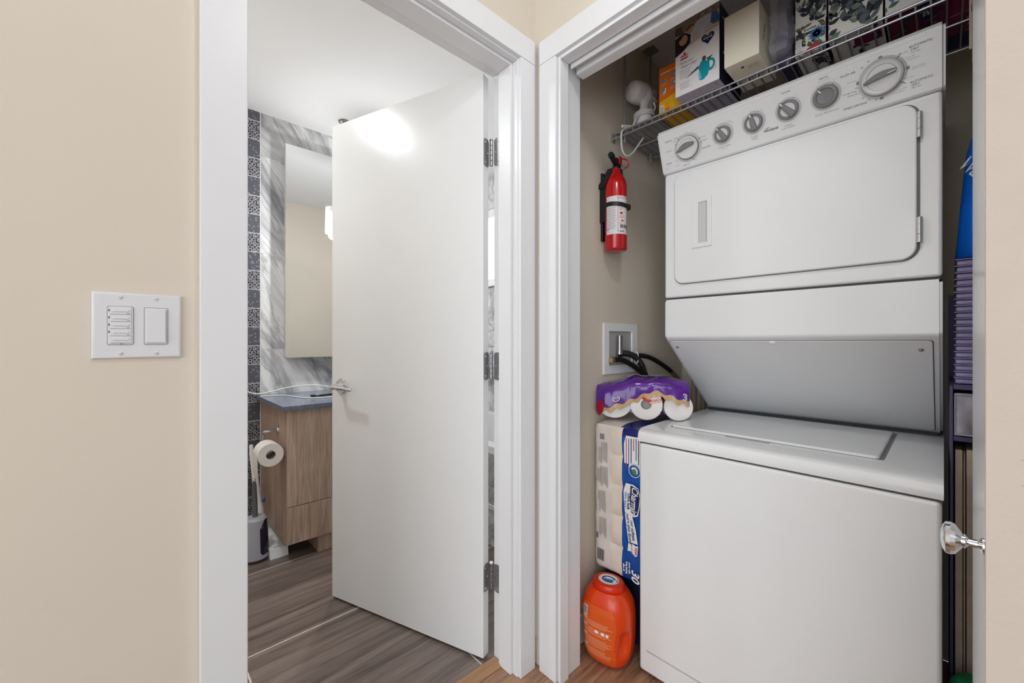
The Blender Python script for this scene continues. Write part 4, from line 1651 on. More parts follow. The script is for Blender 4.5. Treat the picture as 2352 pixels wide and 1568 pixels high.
# orange and yellow box
ob = carton('orange_box', 1.428, 1.60, .6335, .724, ZS, 2.118, 'carton_orange', 'carton_orange', 'carton_yellow',
            'orange and yellow cardboard box left of the steam cleaner box', 'box', 'carton_orange')
OF = frame((1.428, .724, ZS), (0, -1, 0), (0, 0, 1))
P = Print(OF)
P.rect(.0005, .0900, .0005, .048, 'carton_yellow', 0)
P.poly([(.0005, .048), (.0900, .048), (.0900, .066)], 'carton_yellow', 0)
P.text('COMMENT UTILI', .006, .150, .0088, 'print_white', 1, bold=.0003, align='L')
for u, v in ((.018, .122), (.052, .128), (.018, .086), (.052, .098)):
    P.poly(ellipse(u, v, .0095, .006, 14), 'print_sky', 1)
    P.poly(ellipse(u + .007, v + .003, .003, .003, 10), 'print_white' if v < .1 else 'photo_skin', 2)
    P.lines(u - .009, u + .013, v - .010, .0032, 3, .0012, 'print_cream', 1, seed=int(u * 1e4))
P.poly([(.016, .079), (.026, .086), (.028, .081), (.018, .074)], 'print_white', 2)
P.rect(.003, .019, .004, .034, 'print_white', 2)
for i in range(7):
    P.rect(.0045, .0175, .006 + i * .0036, .0076 + i * .0036, 'print_black', 3)
P.ring(.033, .030, .003, .0045, 'carton_orange', 2, 16)
P.rect(.024, .040, .008, .020, 'carton_orange', 2)
P.build('print', ob)

# steam cleaner box
cb_ = carton('steam_cleaner_box', 1.363, 1.565, .489, .632, ZS, 2.193, 'carton_white', 'carton_navy', 'carton_lilac',
             'white steam cleaner box printed with a teal handheld cleaner', 'box', 'carton_navy')
W_, H_ = .143, 2.193 - ZS
CFm = frame((1.363, .632, ZS), (0, -1, 0), (0, 0, 1))
P = Print(CFm)
P.poly([(.0, .138), (.030, .150), (.075, .160), (.143, .173), (.143, H_ - .0005), (0, H_ - .0005)], 'photo_rug', 0)
P.poly([(.0, .205), (.03, .206), (.07, .214), (.143, .225), (.143, H_ - .001), (0, H_ - .001)], 'photo_taupe', 1)
P.poly([(.0, .205), (.028, .206), (.022, .232), (.0, .233)], 'photo_brown', 2)
P.poly([(.0, .136), (.028, .146), (.052, .163), (.060, .178), (.052, .190), (.036, .203), (.016, .204), (0, .198)], 'photo_dark', 3)
P.poly(ellipse(.028, .183, .0145, .0175, 20), 'photo_skin', 4)
P.poly([(.008, .190), (.014, .203), (.030, .206), (.040, .200), (.028, .198), (.017, .186)], 'photo_dark', 5)
P.poly(ellipse(.052, .208, .0135, .0125, 20), 'photo_skin', 4)
P.poly([(.036, .207), (.042, .220), (.056, .223), (.066, .214), (.054, .215), (.044, .208)], 'photo_brown', 5)
P.poly([(.062, .208), (.072, .222), (.100, .226), (.124, .224), (.122, .205), (.112, .192), (.098, .187), (.096, .165), (.082, .160), (.084, .186), (.066, .190), (.062, .168), (.052, .162), (.052, .180), (.056, .196)], 'photo_white', 6)
P.poly([(.120, .224), (.136, .222), (.143, .206), (.143, .184), (.126, .184), (.116, .193)], 'photo_denim', 7)
for i in range(6):
    P.line((.075 + i * .012, .232 + i * .0005), (.083 + i * .012, .238), .002, 'photo_white' if i % 2 else 'photo_dark', 3)
# heart
hpts = []
for i in range(36):
    t_ = 2 * math.pi * i / 36
    hpts.append((.108 + .00125 * 16 * math.sin(t_) ** 3 * 1.0, .148 + .00125 * (13 * math.cos(t_) - 5 * math.cos(2 * t_) - 2 * math.cos(3 * t_) - math.cos(4 * t_))))
P.poly(hpts, 'print_navy', 8)
P.text('every purchase', .108, .1565, .0042, 'print_white', 9)
P.text('saves pets', .108, .1495, .0068, 'print_white', 9, bold=.0003)
P.text('®', .108, .142, .005, 'print_white', 9)
P.ring(.108, .1650, .0014, .0024, 'photo_rug', 9, 12)
# brand mark
P.poly([(.0265, .1335), (.0375, .1335), (.032, .1420)], 'print_red', 3)
P.text('BISSELL', .0315, .1290, .0080, 'print_red', 3, bold=.0004)
P.poly([(.018, .1175), (.043, .1175), (.0445, .1225), (.0195, .1225)], 'print_red', 3)
P.text('Home to a', .0375, .1060, .0125, 'mid_print', 3, shear=.35, squeeze=.8)
P.text('deeper clean', .0450, .0935, .0130, 'mid_print', 3, shear=.35, squeeze=.8)
P.lines(.016, .060, .0830, .0034, 9, .0011, 'light_print', 2, .35, 3)
P.lines(.016, .060, .0400, .0034, 7, .0011, 'light_print', 2, .35, 5)
# teal handheld cleaner
P.poly([(.078, .066), (.086, .082), (.098, .084), (.104, .076), (.112, .075), (.114, .050), (.108, .030), (.094, .020), (.082, .022), (.078, .040), (.080, .055)], 'teal', 3)
P.poly([(.080, .058), (.084, .050), (.088, .026), (.080, .026), (.078, .042)], 'teal_pale', 4)
P.ring(.116, .060, .0085, .0145, 'teal', 4, 28, 0, 360, 1.35)
P.poly([(.078, .073), (.078, .063), (.034, .048)], 'nozzle_grey', 5)
P.poly(ellipse(.096, .088, .0065, .0080, 16), 'nozzle_grey', 5)
P.poly([(.104, .084), (.124, .088), (.114, .078), (.106, .077)], 'nozzle_grey', 5)
P.ring(.124, .045, .0095, .0104, 'nozzle_grey', 2, 22, 0, 360, .6)
P.build('print', cb_)
P = Print(frame((1.363, .489, ZS), (1, 0, 0), (0, 0, 1)))
for i, (u, v) in enumerate(((.03, .21), (.05, .16), (.04, .10), (.06, .05), (.12, .18), (.10, .09))):
    P.poly(ellipse(u, v, .010, .005, 10), ('film_lilac', 'print_red', 'print_white')[i % 3], 1)
P.text('Steam Shot', .10, .22, .012, 'print_white', 1)
P.build('print_side', cb_)
P = Print(frame((1.363, .489, ZS), (0, 1, 0), (1, 0, 0)))
P.line((.068, 0), (.072, .20), .0010, 'print_grey')
P.text('39N7A', .016, .018, .007, 'print_grey', 1, rot=90)
P.text('Bissell', .030, .100, .012, 'dark_print', 1, rot=180)
P.ring(.030, .100, .012, .013, 'dark_print', 1, 24)
P.build('print_bottom', cb_)
bm = bmesh.new()
# cream box
cr = carton('cream_box', 1.326, 1.50, .3665, .4615, ZS, 2.100, 'carton_cream', 'carton_cream', 'carton_cream',
            'plain cream cardboard box right of the steam cleaner box', 'box')
P = Print(frame((1.326, .3665, ZS), (0, 1, 0), (1, 0, 0)))
P.rect(.050, .058, .030, .038, 'print_black', 1)
for i in range(5):
    P.text('TEC 1 0', .040 - i * .006, .045, .0048, 'mid_print', 1, rot=90)
    P.rect(.02 + i * .009, .0215 + i * .009, .09, .13, 'mid_print', 1)
P.build('print_bottom', cr)
P = Print(frame((1.326, .3665, ZS), (1, 0, 0), (0, 0, 1)))
P.text('Le petit', .045, .085, .018, 'dark_print', 1, rot=70, shear=.3)
P.build('print_side', cr)

# clear plastic bag with dark purple contents
pb = thing('plastic_bag', (1.49, .333, ZS), 'crinkled clear plastic bag with purple contents beside the cream box', 'bag')


def crumple(p, nn, amp=.006, f=26):
    d = mnoise.noise_vector(p * f) * amp
    return p + d


bm = bmesh.new()
pillow(bm, (1.452, .312, ZS + .004), (1.70, .3545, 2.21), (10, 4, 12), .012, lambda p, n: crumple(p, n, .004, 18))
mk('contents', bm, 'bag_purple', pb)
bm = bmesh.new()
pillow(bm, (1.388, .3080, ZS + .0155), (1.710, .3605, 2.235), (22, 10, 36), .012, lambda p, n: crumple(crumple(p, n, .010, 22), n, .005, 60))
mk('film', bm, 'clear_film', pb)


# tissue boxes with printed leaves
def leaf(P, u, v, ln_, wd_, ang, m, layer, lim):
    pts = []
    n = 7
    for s in (1, -1):
        rng = range(n + 1) if s == 1 else range(n - 1, 0, -1)
        for i in rng:
            t_ = i / n
            w = wd_ * math.sin(math.pi * t_ ** .8) * s
            x, y_ = t_ * ln_, w
            pts.append((u + x * math.cos(ang) - y_ * math.sin(ang), v + x * math.sin(ang) + y_ * math.cos(ang)))
    a, b, c, d = lim
    pts = [(min(max(p[0], a), b), min(max(p[1], c), d)) for p in pts]
    P.poly(pts, m, layer)


def leaf_print(P, w, h, seed, palette, flower=True, n=6, scale=1.0):
    rnd = random.Random(seed)
    lim = (.001, w - .001, .001, h - .001)
    lay = 1
    for b in range(n):
        u, v = w * ((b * .618) % 1.0) * 1.05 - .01, h * (-.08 + .75 * ((b * .37) % 1.0))
        ang = rnd.uniform(R(35), R(105))
        for s in range(8):
            u2, v2 = u + .011 * scale * math.cos(ang), v + .011 * scale * math.sin(ang)
            if 0.002 < u < w - .002 and .002 < v < h - .002 and 0.002 < u2 < w - .002 and .002 < v2 < h - .002:
                P.line((u, v), (u2, v2), .0016 * scale, palette[0], lay)
            if -.01 < u < w + .005 and -.005 < v < h:
                for sd_ in (1, -1):
                    if rnd.random() < .62:
                        leaf(P, min(max(u, .002), w - .002), min(max(v, .002), h - .002), rnd.uniform(.014, .024) * scale, rnd.uniform(.0032, .0058) * scale, ang + sd_ * rnd.uniform(.55, 1.0), rnd.choice(palette), lay + 1 + (s % 6), lim)
            u, v = u2, v2
            ang += rnd.uniform(-.25, .25)
        lay += 1
    if flower:
        fu, fv = w * .72, h * .55
        for i in range(14):
            leaf(P, fu, fv, .022, .0035, 2 * math.pi * i / 14, 'leaf_blue', 14, lim)
        P.poly(ellipse(fu, fv, .0025, .0025, 8), 'leaf_indigo', 15)


tissue_n = 0


def tissue(x0, yl, yr, z0, z1, seed, palette, flower, label, n=6, logo_v=None, depth=.115, bottom='tissue_card', scale=1.0, logo=True, side='tissue_dark'):
    t = carton('tissue_box', x0, x0 + depth, yr, yl, z0, z1, 'tissue_card', side, bottom, label, 'tissue box', side)
    t['group'] = 'tissue boxes on the wire shelf'
    w, h = yl - yr, z1 - z0
    P = Print(frame((x0, yl, z0), (0, -1, 0), (0, 0, 1)))
    leaf_print(P, w, h, seed, palette, flower, n, scale)
    if logo:
        lv = logo_v if logo_v else h * .8
        P.poly(ellipse(w * .5, lv, .020, .008, 20), 'print_white', 18)
        P.text('Scotties', w * .5, lv, .0105, 'print_navy', 19, bold=.0003, squeeze=.9)
    P.build('print', t)
    P = Print(frame((x0, yr, z0), (0, 1, 0), (1, 0, 0)))
    leaf_print(P, w, depth, seed + 50, ['leaf_dark', 'leaf_grey', 'leaf_dark'], False, 3)
    P.build('print_bottom', t)
    return t


GR = ['leaf_dark', 'leaf_dark', 'leaf_green', 'leaf_grey']
OL = ['leaf_olive', 'leaf_dark', 'leaf_olive', 'leaf_dark']
BL = ['leaf_indigo', 'leaf_blue', 'leaf_indigo', 'leaf_grey']
ta = tissue(1.432, .3015, .2290, ZS, 2.030, 11, OL, True, 'tissue box with olive leaves and blue flower, lower in its stack', 5)
P = Print(frame((1.432, .3015, ZS), (0, -1, 0), (0, 0, 1)))
P.rect(.003, .017, .010, .048, 'print_white', 20)
P.lines(.004, .016, .046, .004, 9, .0013, 'mid_print', 21, .1, 2)
P.poly([(.020, .001), (.045, .001), (.060, .012), (.050, .020), (.030, .012)], 'pink_print', 20)
P.build('print_label', ta)
tissue(1.440, .3025, .2285, 2.0305, 2.140, 23, GR, False, 'tissue box with dark leaves stacked above the olive leaf one', 8, .092)
tissue(1.424, .2215, .1085, ZS, 2.075, 37, GR, False, 'tissue box with large green and charcoal leaves on wire shelf', 9, .100, .26, scale=1.35)
tissue(1.428, .1045, -.010, ZS, 2.075, 58, BL, False, 'tissue box with blue leaves right of the green leaf one', 10, .090, .115, 'maroon', 1.2)
# wrapped pack at the right end, maroon bottom with zigzag film shine painted as pale lines
pk = thing('tissue_pack', (1.58, -.03, ZS), 'maroon shrink-wrapped tissue pack at the right end of wire shelf', 'tissue pack')
bm = bmesh.new()
add_box(bm, (1.545, -.115, ZS), (1.722, .104, 2.07), .004, 2)
mk('pack', bm, 'maroon', pk)
P = Print(frame((1.545, -.115, ZS), (0, 1, 0), (1, 0, 0)))     # underside, u to +Y, v to +X
P.rect(.001, .218, .095, .176, 'carton_navy', 0)
for i in range(5):
    P.line((.040 + (i % 2) * .035, .010 + i * .016), (.075 - (i % 2) * .035, .026 + i * .016), .004, 'film_lilac', 1)
    P.line((.005 + (i % 2) * .02, .010 + i * .016), (.03 - (i % 2) * .02, .026 + i * .016), .003, 'film_lilac', 1)
P.build('print_bottom', pk)
tp2 = thing('tissue_pack', (1.48, .045, ZS), 'maroon tissue pack underside with navy logo patch, over dryer dial', 'tissue pack')
P = Print(frame((1.428, -.010, ZS), (0, 1, 0), (1, 0, 0)))
bpy.data.objects.remove(tp2)
P.rect(.028, .052, .004, .075, 'print_navy', 1)
P.text('Scott', .040, .036, .022, 'print_white', 2, rot=-90 + 180, bold=.0004)
P.text('Pure', .078, .030, .013, 'pink_print', 2, rot=90)
P.text('Douceur', .095, .040, .009, 'pink_print', 2, rot=90)
blue_box = [o for o in bpy.data.objects if o.get('label', '').startswith('tissue box with blue leaves')][0]
P.build('print_base', blue_box)
green_box = [o for o in bpy.data.objects if o.get('label', '').startswith('tissue box with large green')][0]
P = Print(frame((1.424, .1085, ZS), (0, 1, 0), (1, 0, 0)))
P.rect(.006, .062, .030, .075, 'maroon', 12)
P.rect(.010, .024, .034, .070, 'print_navy', 13)
P.text('Scotties', .017, .052, .008, 'print_white', 14, rot=90)
P.build('print_base', green_box)
# pale strip and steel rod hanging near the right end of the shelf
hs = thing('hanging_strip', (1.405, -.043, 1.74), 'pale narrow strip with steel rod hanging at the closet right side', 'strip')
box_part('strip', (1.400, -.0480, 1.778), (1.4035, -.0395, 2.10), 'edge_beige', hs, .001)
bm = bmesh.new()
tube(bm, catmull([(1.398, -.0455, 2.10), (1.398, -.0455, 1.90), (1.398, -.0455, 1.745)], 4), .0016, 8)
lathe(bm, [(.0016, 0), (.003, .002), (.003, .016), (.0016, .018)], Matrix.Translation((1.398, -.0455, 1.86)), 10)
mk('rod', bm, 'satin_steel', hs)

# ------------------------------------------------------------------ fire extinguisher on the closet wall
EX, EY = 1.364, 0.868
fe = thing('fire_extinguisher', (EX, EY, 1.45), 'red fire extinguisher with white label strapped to the closet wall', 'fire extinguisher')
EM = Matrix.Translation((EX, EY, 0))
er = .0415
bm = bmesh.new()
lathe(bm, [(0, 1.456), (.030, 1.455), (er - .003, 1.4575), (er, 1.463), (er, 1.705), (er - .003, 1.722), (er - .010, 1.737), (.024, 1.750), (.0185, 1.757), (.0175, 1.772), (0, 1.772)], EM, 44)
mk('cylinder', bm, 'red_paint', fe, 50)


def wrap_e(co):
    """u runs around the cylinder (metres of arc), v is height, lift outwards; u=0 faces the hall"""
    a = R(222) + co.x / er
    r = er + co.z
    return V((EX + r * math.cos(a), EY + r * math.sin(a), co.y))


P = Print(Matrix.Identity(4), .0003)
P.step = .0003
P.grid(-.046, .046, 1.5140, 1.6580, 'label_paper', 0, (14, 1))
for u0_, n_, dz in ((-.043, 18, .0048),):
    for i in range(n_):
        z = 1.638 - i * .0060
        if 1.617 < z < 1.640:
            continue
        P.grid(u0_, -.006 - .006 * ((i * 7) % 3) / 3, z - .0016, z, 'print_grey', 1, (4, 1))
P.grid(.0, .0015, 1.520, 1.650, 'print_grey', 1, (1, 1))
P.text('INSTRUCTIONS', .0245, 1.6500, .0090, 'print_red', 1, squeeze=.85)
P.text('P', -.035, 1.6490, .006, 'print_red', 1)
P.poly(ellipse(.014, 1.592, .006, .005, 12), 'print_red', 2)
P.poly(ellipse(.018, 1.564, .006, .003, 12), 'print_red', 2)
for z, w in ((1.612, .016), (1.606, .008), (1.582, .022), (1.576, .016), (1.555, .010)):
    P.grid(.006, .006 + w, z - .0016, z, 'print_red', 1, (2, 1))
for u in (.010, .024, .038):
    P.grid(u, u + .011, 1.537, 1.549, 'print_black', 1, (2, 1))
    P.grid(u + .0025, u + .0085, 1.5395, 1.5465, 'label_paper', 2, (1, 1))
    P.poly(ellipse(u + .0055, 1.543, .002, .003, 8), 'print_black', 3)
P.text('Kidde', .016, 1.5240, .0075, 'print_black', 1, bold=.0002, shear=.25)
P.ring(-.039, 1.533, .0025, .004, 'print_black', 1, 12)
P.build('label', fe, wrap_e)
# strap around the belly and bracket on the wall
bm = bmesh.new()
prevr = None
for i in range(31):
    a = R(85 + 225 * i / 30)
    rr_ = er + .0012
    zz = 1.618 + .004 * math.sin(i / 30 * math.pi * 1.6)
    p_ = [bm.verts.new((EX + r_ * math.cos(a), EY + r_ * math.sin(a), zz + dz)) for r_, dz in ((rr_, 0), (rr_ + .0018, 0), (rr_ + .0018, .016), (rr_, .016))]
    if prevr:
        for j in range(4):
            bm.faces.new((prevr[j], prevr[(j + 1) % 4], p_[(j + 1) % 4], p_[j]))
    else:
        bm.faces.new(p_)
    prevr = p_
bm.faces.new(list(reversed(prevr)))
sb = mk('strap', bm, 'black_plastic', fe)
bm = bmesh.new()
add_box(bm, (EX + .024, EY - .040, 1.616), (EX + .044, EY - .024, 1.638), .003, 1)
mk('buckle', bm, 'black_plastic', sb)
bm = bmesh.new()
add_box(bm, (EX - .028, CY1 - .010, 1.500), (EX + .028, CY1 - .0005, 1.765), .002, 1)
prism(bm, [(-.012, 1.700), (.010, 1.700), (.046, 1.752), (.046, 1.765), (.030, 1.765), (-.012, 1.715)], .006, frame((EX - .034, EY + .040, 0), (0, -1, 0), (0, 0, 1)))
add_box(bm, (EX - .034, EY + .020, 1.57), (EX - .028, CY1 - .001, 1.72), .001, 1)
mk('bracket', bm, 'black_plastic', fe)
# valve
bm = bmesh.new()
lathe(bm, [(.0145, 0), (.0145, .010), (.011, .014), (.011, .030), (0, .031)], Matrix.Translation((EX, EY, 1.770)), 20)
tube(bm, [(EX + .012, EY, 1.792), (EX - .030, EY - .010, 1.796), (EX - .052, EY - .016, 1.802)], [.011, .010, .0095], 14)
mk('valve', bm, 'black_plastic', fe)
bm = bmesh.new()
tube(bm, [(EX - .052, EY - .016, 1.802), (EX - .066, EY - .020, 1.804)], [.0115, .0105], 14)
mk('nozzle', bm, 'black_rubber', fe)
bm = bmesh.new()
prism(bm, [(-.012, 1.798), (.048, 1.730), (.054, 1.735), (.040, 1.770), (.020, 1.806), (.004, 1.818), (-.02, 1.812)], .012, frame((EX, EY + .006, 0), (1, 0, 0), (0, 0, 1)), 0, .001)
mk('lever', bm, 'black_plastic', fe)
bm = bmesh.new()
tube(bm, [V((EX + .043, EY - .010, 1.806)) + V((.020 * math.cos(a) * .8, -.020 * math.cos(a) * .5, .018 * math.sin(a))) for a in [2 * math.pi * i / 24 for i in range(24)]], .0026, 8, 0, True)
mk('pin_ring', bm, 'red_plastic', fe)
bm = bmesh.new()
add_box(bm, (EX + .002, EY - .016, 1.792), (EX + .020, EY - .010, 1.822), .002, 1)
mk('pin_tab', bm, 'red_plastic', fe)
bm = bmesh.new()
lathe(bm, [(.010, 0), (.010, .005), (.008, .007), (0, .007)], frame((EX + .022, EY - .016, 1.780), (.75, -.66, 0), (0, 0, 1)), 20)
mk('gauge', bm, 'satin_steel', fe)

# ------------------------------------------------------------------ washer outlet box and hoses
wo = thing('outlet_box', (1.49, CY1, .977), 'white recessed plumbing box in the closet wall with hose valves', 'outlet box')
ox0, ox1, oz0, oz1 = 1.352, 1.604, .978, 1.182
ix0, ix1, iz0, iz1 = 1.386, 1.562, 1.012, 1.150
bm = bmesh.new()
for lo, hi in (((ox0, CY1 - .008, oz0), (ix0, CY1 - .0004, oz1)), ((ix1, CY1 - .008, oz0), (ox1, CY1 - .0004, oz1)),
               ((ix0, CY1 - .008, oz0), (ix1, CY1 - .0004, iz0)), ((ix0, CY1 - .008, iz1), (ix1, CY1 - .0004, oz1))):
    add_box(bm, lo, hi, 0)
mk('flange', bm, 'white_plastic', wo)
bm = bmesh.new()
vv = {}
for i, x in enumerate((ix0, ix1)):
    for j, yv in enumerate((CY1 - .0081, CY1 - .0006)):
        for k_, z in enumerate((iz0, iz1)):
            vv[(i, j, k_)] = bm.verts.new((x, yv, z))
mk_faces = [((0, 1, 0), (1, 1, 0), (1, 1, 1), (0, 1, 1))]
for f in mk_faces:
    bm.faces.new([vv[q] for q in f])
bmesh.ops.delete(bm, geom=[v for v in bm.verts if not v.link_faces], context='VERTS')
mk('recess_back', bm, 'light_print', wo)
bm = bmesh.new()
tube(bm, [(1.440, CY1 - .022, 1.132), (1.440, CY1 - .022, 1.070)], .011, 14)
tube(bm, [(1.440, CY1 - .022, 1.070), (1.440, CY1 - .022, 1.056)], .014, 14)
mk('valve', bm, 'copper_pipe', wo)
bm = bmesh.new()
tube(bm, [(1.380, CY1 - .020, 1.034), (1.402, CY1 - .020, 1.034)], .010, 10)
mk('brass_fitting', bm, 'brass', wo)
bm = bmesh.new()
tube(bm, catmull([(1.400, CY1 - .020, 1.034), (1.44, .893, 1.034), (1.50, .885, 1.015), (1.56, .878, .985), (1.61, .868, .955), (1.68, .855, .915), (1.74, .84, .86), (1.80, .80, .83)], 6), .0105, 12)
hs1 = mk('supply_hose', bm, 'black_rubber')
tag(hs1, 'smooth black rubber supply hose curving down from the plumbing box', 'hose')
cpath = catmull([(1.440, CY1 - .022, 1.055), (1.46, .894, 1.060), (1.50, .890, 1.056), (1.545, .885, 1.040), (1.58, .880, 1.01), (1.60, .875, .97), (1.625, .868, .93), (1.70, .86, .88)], 14)
bm = bmesh.new()
tube(bm, cpath, [.0125 if i % 3 else .0098 for i in range(len(cpath))], 12)
hs2 = mk('drain_hose', bm, 'black_rubber')
tag(hs2, 'ribbed black drain hose hanging from the plumbing box', 'hose')
pth = catmull([(1.552, .892, 1.045), (1.60, .890, 1.047), (1.68, .888, 1.034), (1.78, .884, 1.000), (1.86, .878, .962), (1.92, .872, .920), (1.97, .865, .86), (2.0, .86, .80), (2.01, .85, .70)], 6)
bm = bmesh.new()
tube(bm, pth, .0105, 12)
for f in bm.faces:
    f.material_index = 1 if f.calc_center_median().x > 1.845 else 0
hs3 = mk('water_hose', bm, ['black_rubber', 'hose_tan'])
tag(hs3, 'long hose, black then tan, arching from plumbing box behind dryer', 'hose')
bm = bmesh.new()
tube(bm, [V((1.552, .888, 1.040)) + V((.004 * math.cos(a), .022 * math.cos(a) * .5, .024 * math.sin(a))) for a in [2 * math.pi * i / 20 for i in range(20)]], .0022, 8, 0, True)
tag(mk('cable_tie', bm, 'white_plastic'), 'white cable tie bundling the black hoses by plumbing box', 'cable tie')
for i, (x, yv) in enumerate(((2.035, .850), (2.035, .806))):
    bm = bmesh.new()
    tube(bm, [(x, yv, .104), (x, yv, 1.0 + .02 * i)], .012, 12)
    tag(mk('wall_pipe', bm, 'pipe_tan'), ('tan vertical pipe behind the washer, the one nearer the plumbing box', 'tan vertical pipe behind the washer, the one nearer the dryer')[i], 'pipe', 'vertical pipes behind the washer')

# ------------------------------------------------------------------ big toilet paper pack (five rolls high)
PX0, PX1, PY0, PY1, PZ0, PZ1 = 1.275, 1.72, 0.7055, 0.9065, 0.262, 0.806
bc = box_part('dark_carton', (1.345, .715, .001), (1.72, .900, .2575), 'carton_navy', None, .003)
tag(bc, 'dark navy carton on the floor under the toilet paper pack', 'box')
tpk = thing('toilet_paper_pack', (1.49, .806, PZ0), 'tall blue and white plastic pack of toilet paper beside washer', 'toilet paper pack')


def pk_front(y, z):
    """outward bulge of the front film"""
    roll = .109
    ph = ((z - PZ0) % roll) / roll
    b = math.sqrt(max(0.0, 1 - (2 * ph - 1) ** 2))
    w = 1.0 if .783 < y < .828 else .25 if y >= .828 else .12
    return .010 * w * (b - .7) + .0018 * mnoise.noise(V((y * 40, z * 30, 3.1)))


def pk_disp(p, nn):
    q = p.copy()
    if p.x < PX0 + .012:
        q.x -= pk_front(p.y, p.z)
    return q + mnoise.noise_vector(p * 22) * .0012


def pk_mat(c):
    if c.x < PX0 + .03:
        if c.y < .783:
            return 0 if c.z < .770 else 1
        if c.y > .828:
            return 2
        return 3
    if c.z > PZ1 - .01:
        return 1 if c.y < .80 else 2
    return 0 if c.y < .78 else 2


bm = bmesh.new()
pillow(bm, (PX0, PY0, PZ0), (PX1, PY1, PZ1), (8, 28, 60), .020, pk_disp, pk_mat)
mk('wrapping', bm, ['film_blue', 'film_navy', 'film_white', 'film_tissue'], tpk)
PF = frame((PX0, PY1, PZ1), (0, 0, -1), (0, -1, 0))     # text reads downwards: u = down, v = to the right


def wrap_pk(co):
    y = PY1 - co.y
    z = PZ1 - co.x
    return V((PX0 - pk_front(y, z) - .0022 - co.z, y, z))


P = Print(PF, .0006)
P.step = .0006
P.poly([(.030, .138), (.030, .192), (.070, .196), (.120, .197), (.150, .190), (.150, .150), (.128, .148), (.128, .132), (.060, .130)], 'print_white', 0)
for i, (m, n_) in enumerate((('print_navy', .1), ('print_blue', .09), ('print_red', .05), ('print_navy', .10), ('print_blue', .11), ('print_red', .12))):
    v = .190 - i * .0095
    P.rect(.034 + .004 * i * .3, .034 + n_ * .9, v - .004, v - .001, m, 1)
P.poly(ellipse(.148, .172, .024, .022, 24), 'print_blue', 2)
P.ring(.148, .172, .021, .023, 'print_white', 3, 24)
P.poly(ellipse(.148, .172, .014, .013, 18), 'print_white', 3)
P.poly(ellipse(.150, .172, .010, .008, 12), 'print_green', 4)
# brand cloud
P.poly([(.196, .140), (.196, .168), (.205, .188), (.235, .196), (.275, .192), (.300, .186), (.308, .170), (.303, .155), (.308, .146), (.300, .136), (.260, .132), (.225, .130)], 'print_white', 5)
P.poly([(.200, .158), (.207, .186), (.235, .193), (.272, .189), (.296, .183), (.302, .170), (.296, .160), (.250, .155)], 'print_navy', 6)
P.text('Charmin', .250, .172, .034, 'print_white', 7, shear=.35, bold=.0005, squeeze=.80, rot=-3)
P.text('Ultra Soft', .258, .1505, .0145, 'print_navy', 7, bold=.0004, rot=-3)
P.text('ultra doux', .256, .1390, .0135, 'print_sky', 7, bold=.0003, rot=-3)
# banner
P.poly([(.304, .136), (.304, .164), (.350, .178), (.398, .186), (.400, .150), (.350, .142)], 'print_white', 5)
P.text('our softest', .355, .167, .017, 'print_navy', 7, bold=.0003, rot=8, squeeze=.9)
P.text('notre plus doux', .350, .1525, .0165, 'print_navy', 7, bold=.0003, rot=8, squeeze=.9)
P.poly([(.402, .150), (.406, .160), (.401, .168), (.406, .178), (.402, .187), (.438, .184), (.444, .176), (.430, .158), (.432, .146)], 'print_white', 5)
P.text('TEAR', .424, .178, .012, 'print_red', 7, bold=.0004)
P.text('ONE DECHIRE', .418, .163, .0085, 'print_red', 7, squeeze=.7)
P.text('30', .510, .176, .040, 'print_white', 7, shear=.3, bold=.001)
for i, s in enumerate(('more rolls', 'long lasting', 'plus de')):
    P.text(s, .490 + .003 * i, .155 - i * .011, .011, 'print_white', 7, bold=.0003, squeeze=.85)
# grey small print on the white film
for (u0_, u1_, v0_, n_) in ((.070, .145, .060, 5), (.090, .150, .038, 3), (.160, .235, .062, 6), (.170, .225, .030, 3), (.250, .330, .052, 5), (.255, .290, .030, 2), (.350, .420, .056, 6)):
    for i in range(n_):
        P.grid(u0_, u1_ - .014 * ((i * 5) % 4) / 4, v0_ - i * .0056 - .0018, v0_ - i * .0056, 'print_grey', 1, (12, 1))
P.rect(.410, .432, .014, .022, 'mid_print', 1)
P.grid(.040, .060, .030, .048, 'print_grey', 1, (4, 1))
for i in range(7):
    P.grid(.468, .510, .018 + i * .0044, .0204 + i * .0044, 'dark_print', 1, (6, 1))
P.build('print', tpk, wrap_pk)

# ------------------------------------------------------------------ purple pack lying on top
pc0, pc1 = V((1.292, .893, 0)), V((1.445, .628, 0))
pl_ = (pc1 - pc0).normalized()
pdp = V((-pl_.y, pl_.x, 0))
if pdp.x < 0:
    pdp = -pdp                      # into the closet
PZ = .8195
plen_ = (pc1 - pc0).length
pp = thing('kitchen_roll_pack', (1.45, .84, PZ), 'purple plastic pack of paper rolls lying on toilet paper pack', 'paper pack')
PPM = frame(V((pc0.x, pc0.y, PZ)), pl_, (0, 0, 1))        # u along the front, v up, w = pl x z
wsg = 1 if PPM.col[2].to_3d().dot(pdp) > 0 else -1


def pq(u, v, w):
    """u along the front, v up, w depth into the closet"""
    return PPM @ V((u, v, w * wsg))


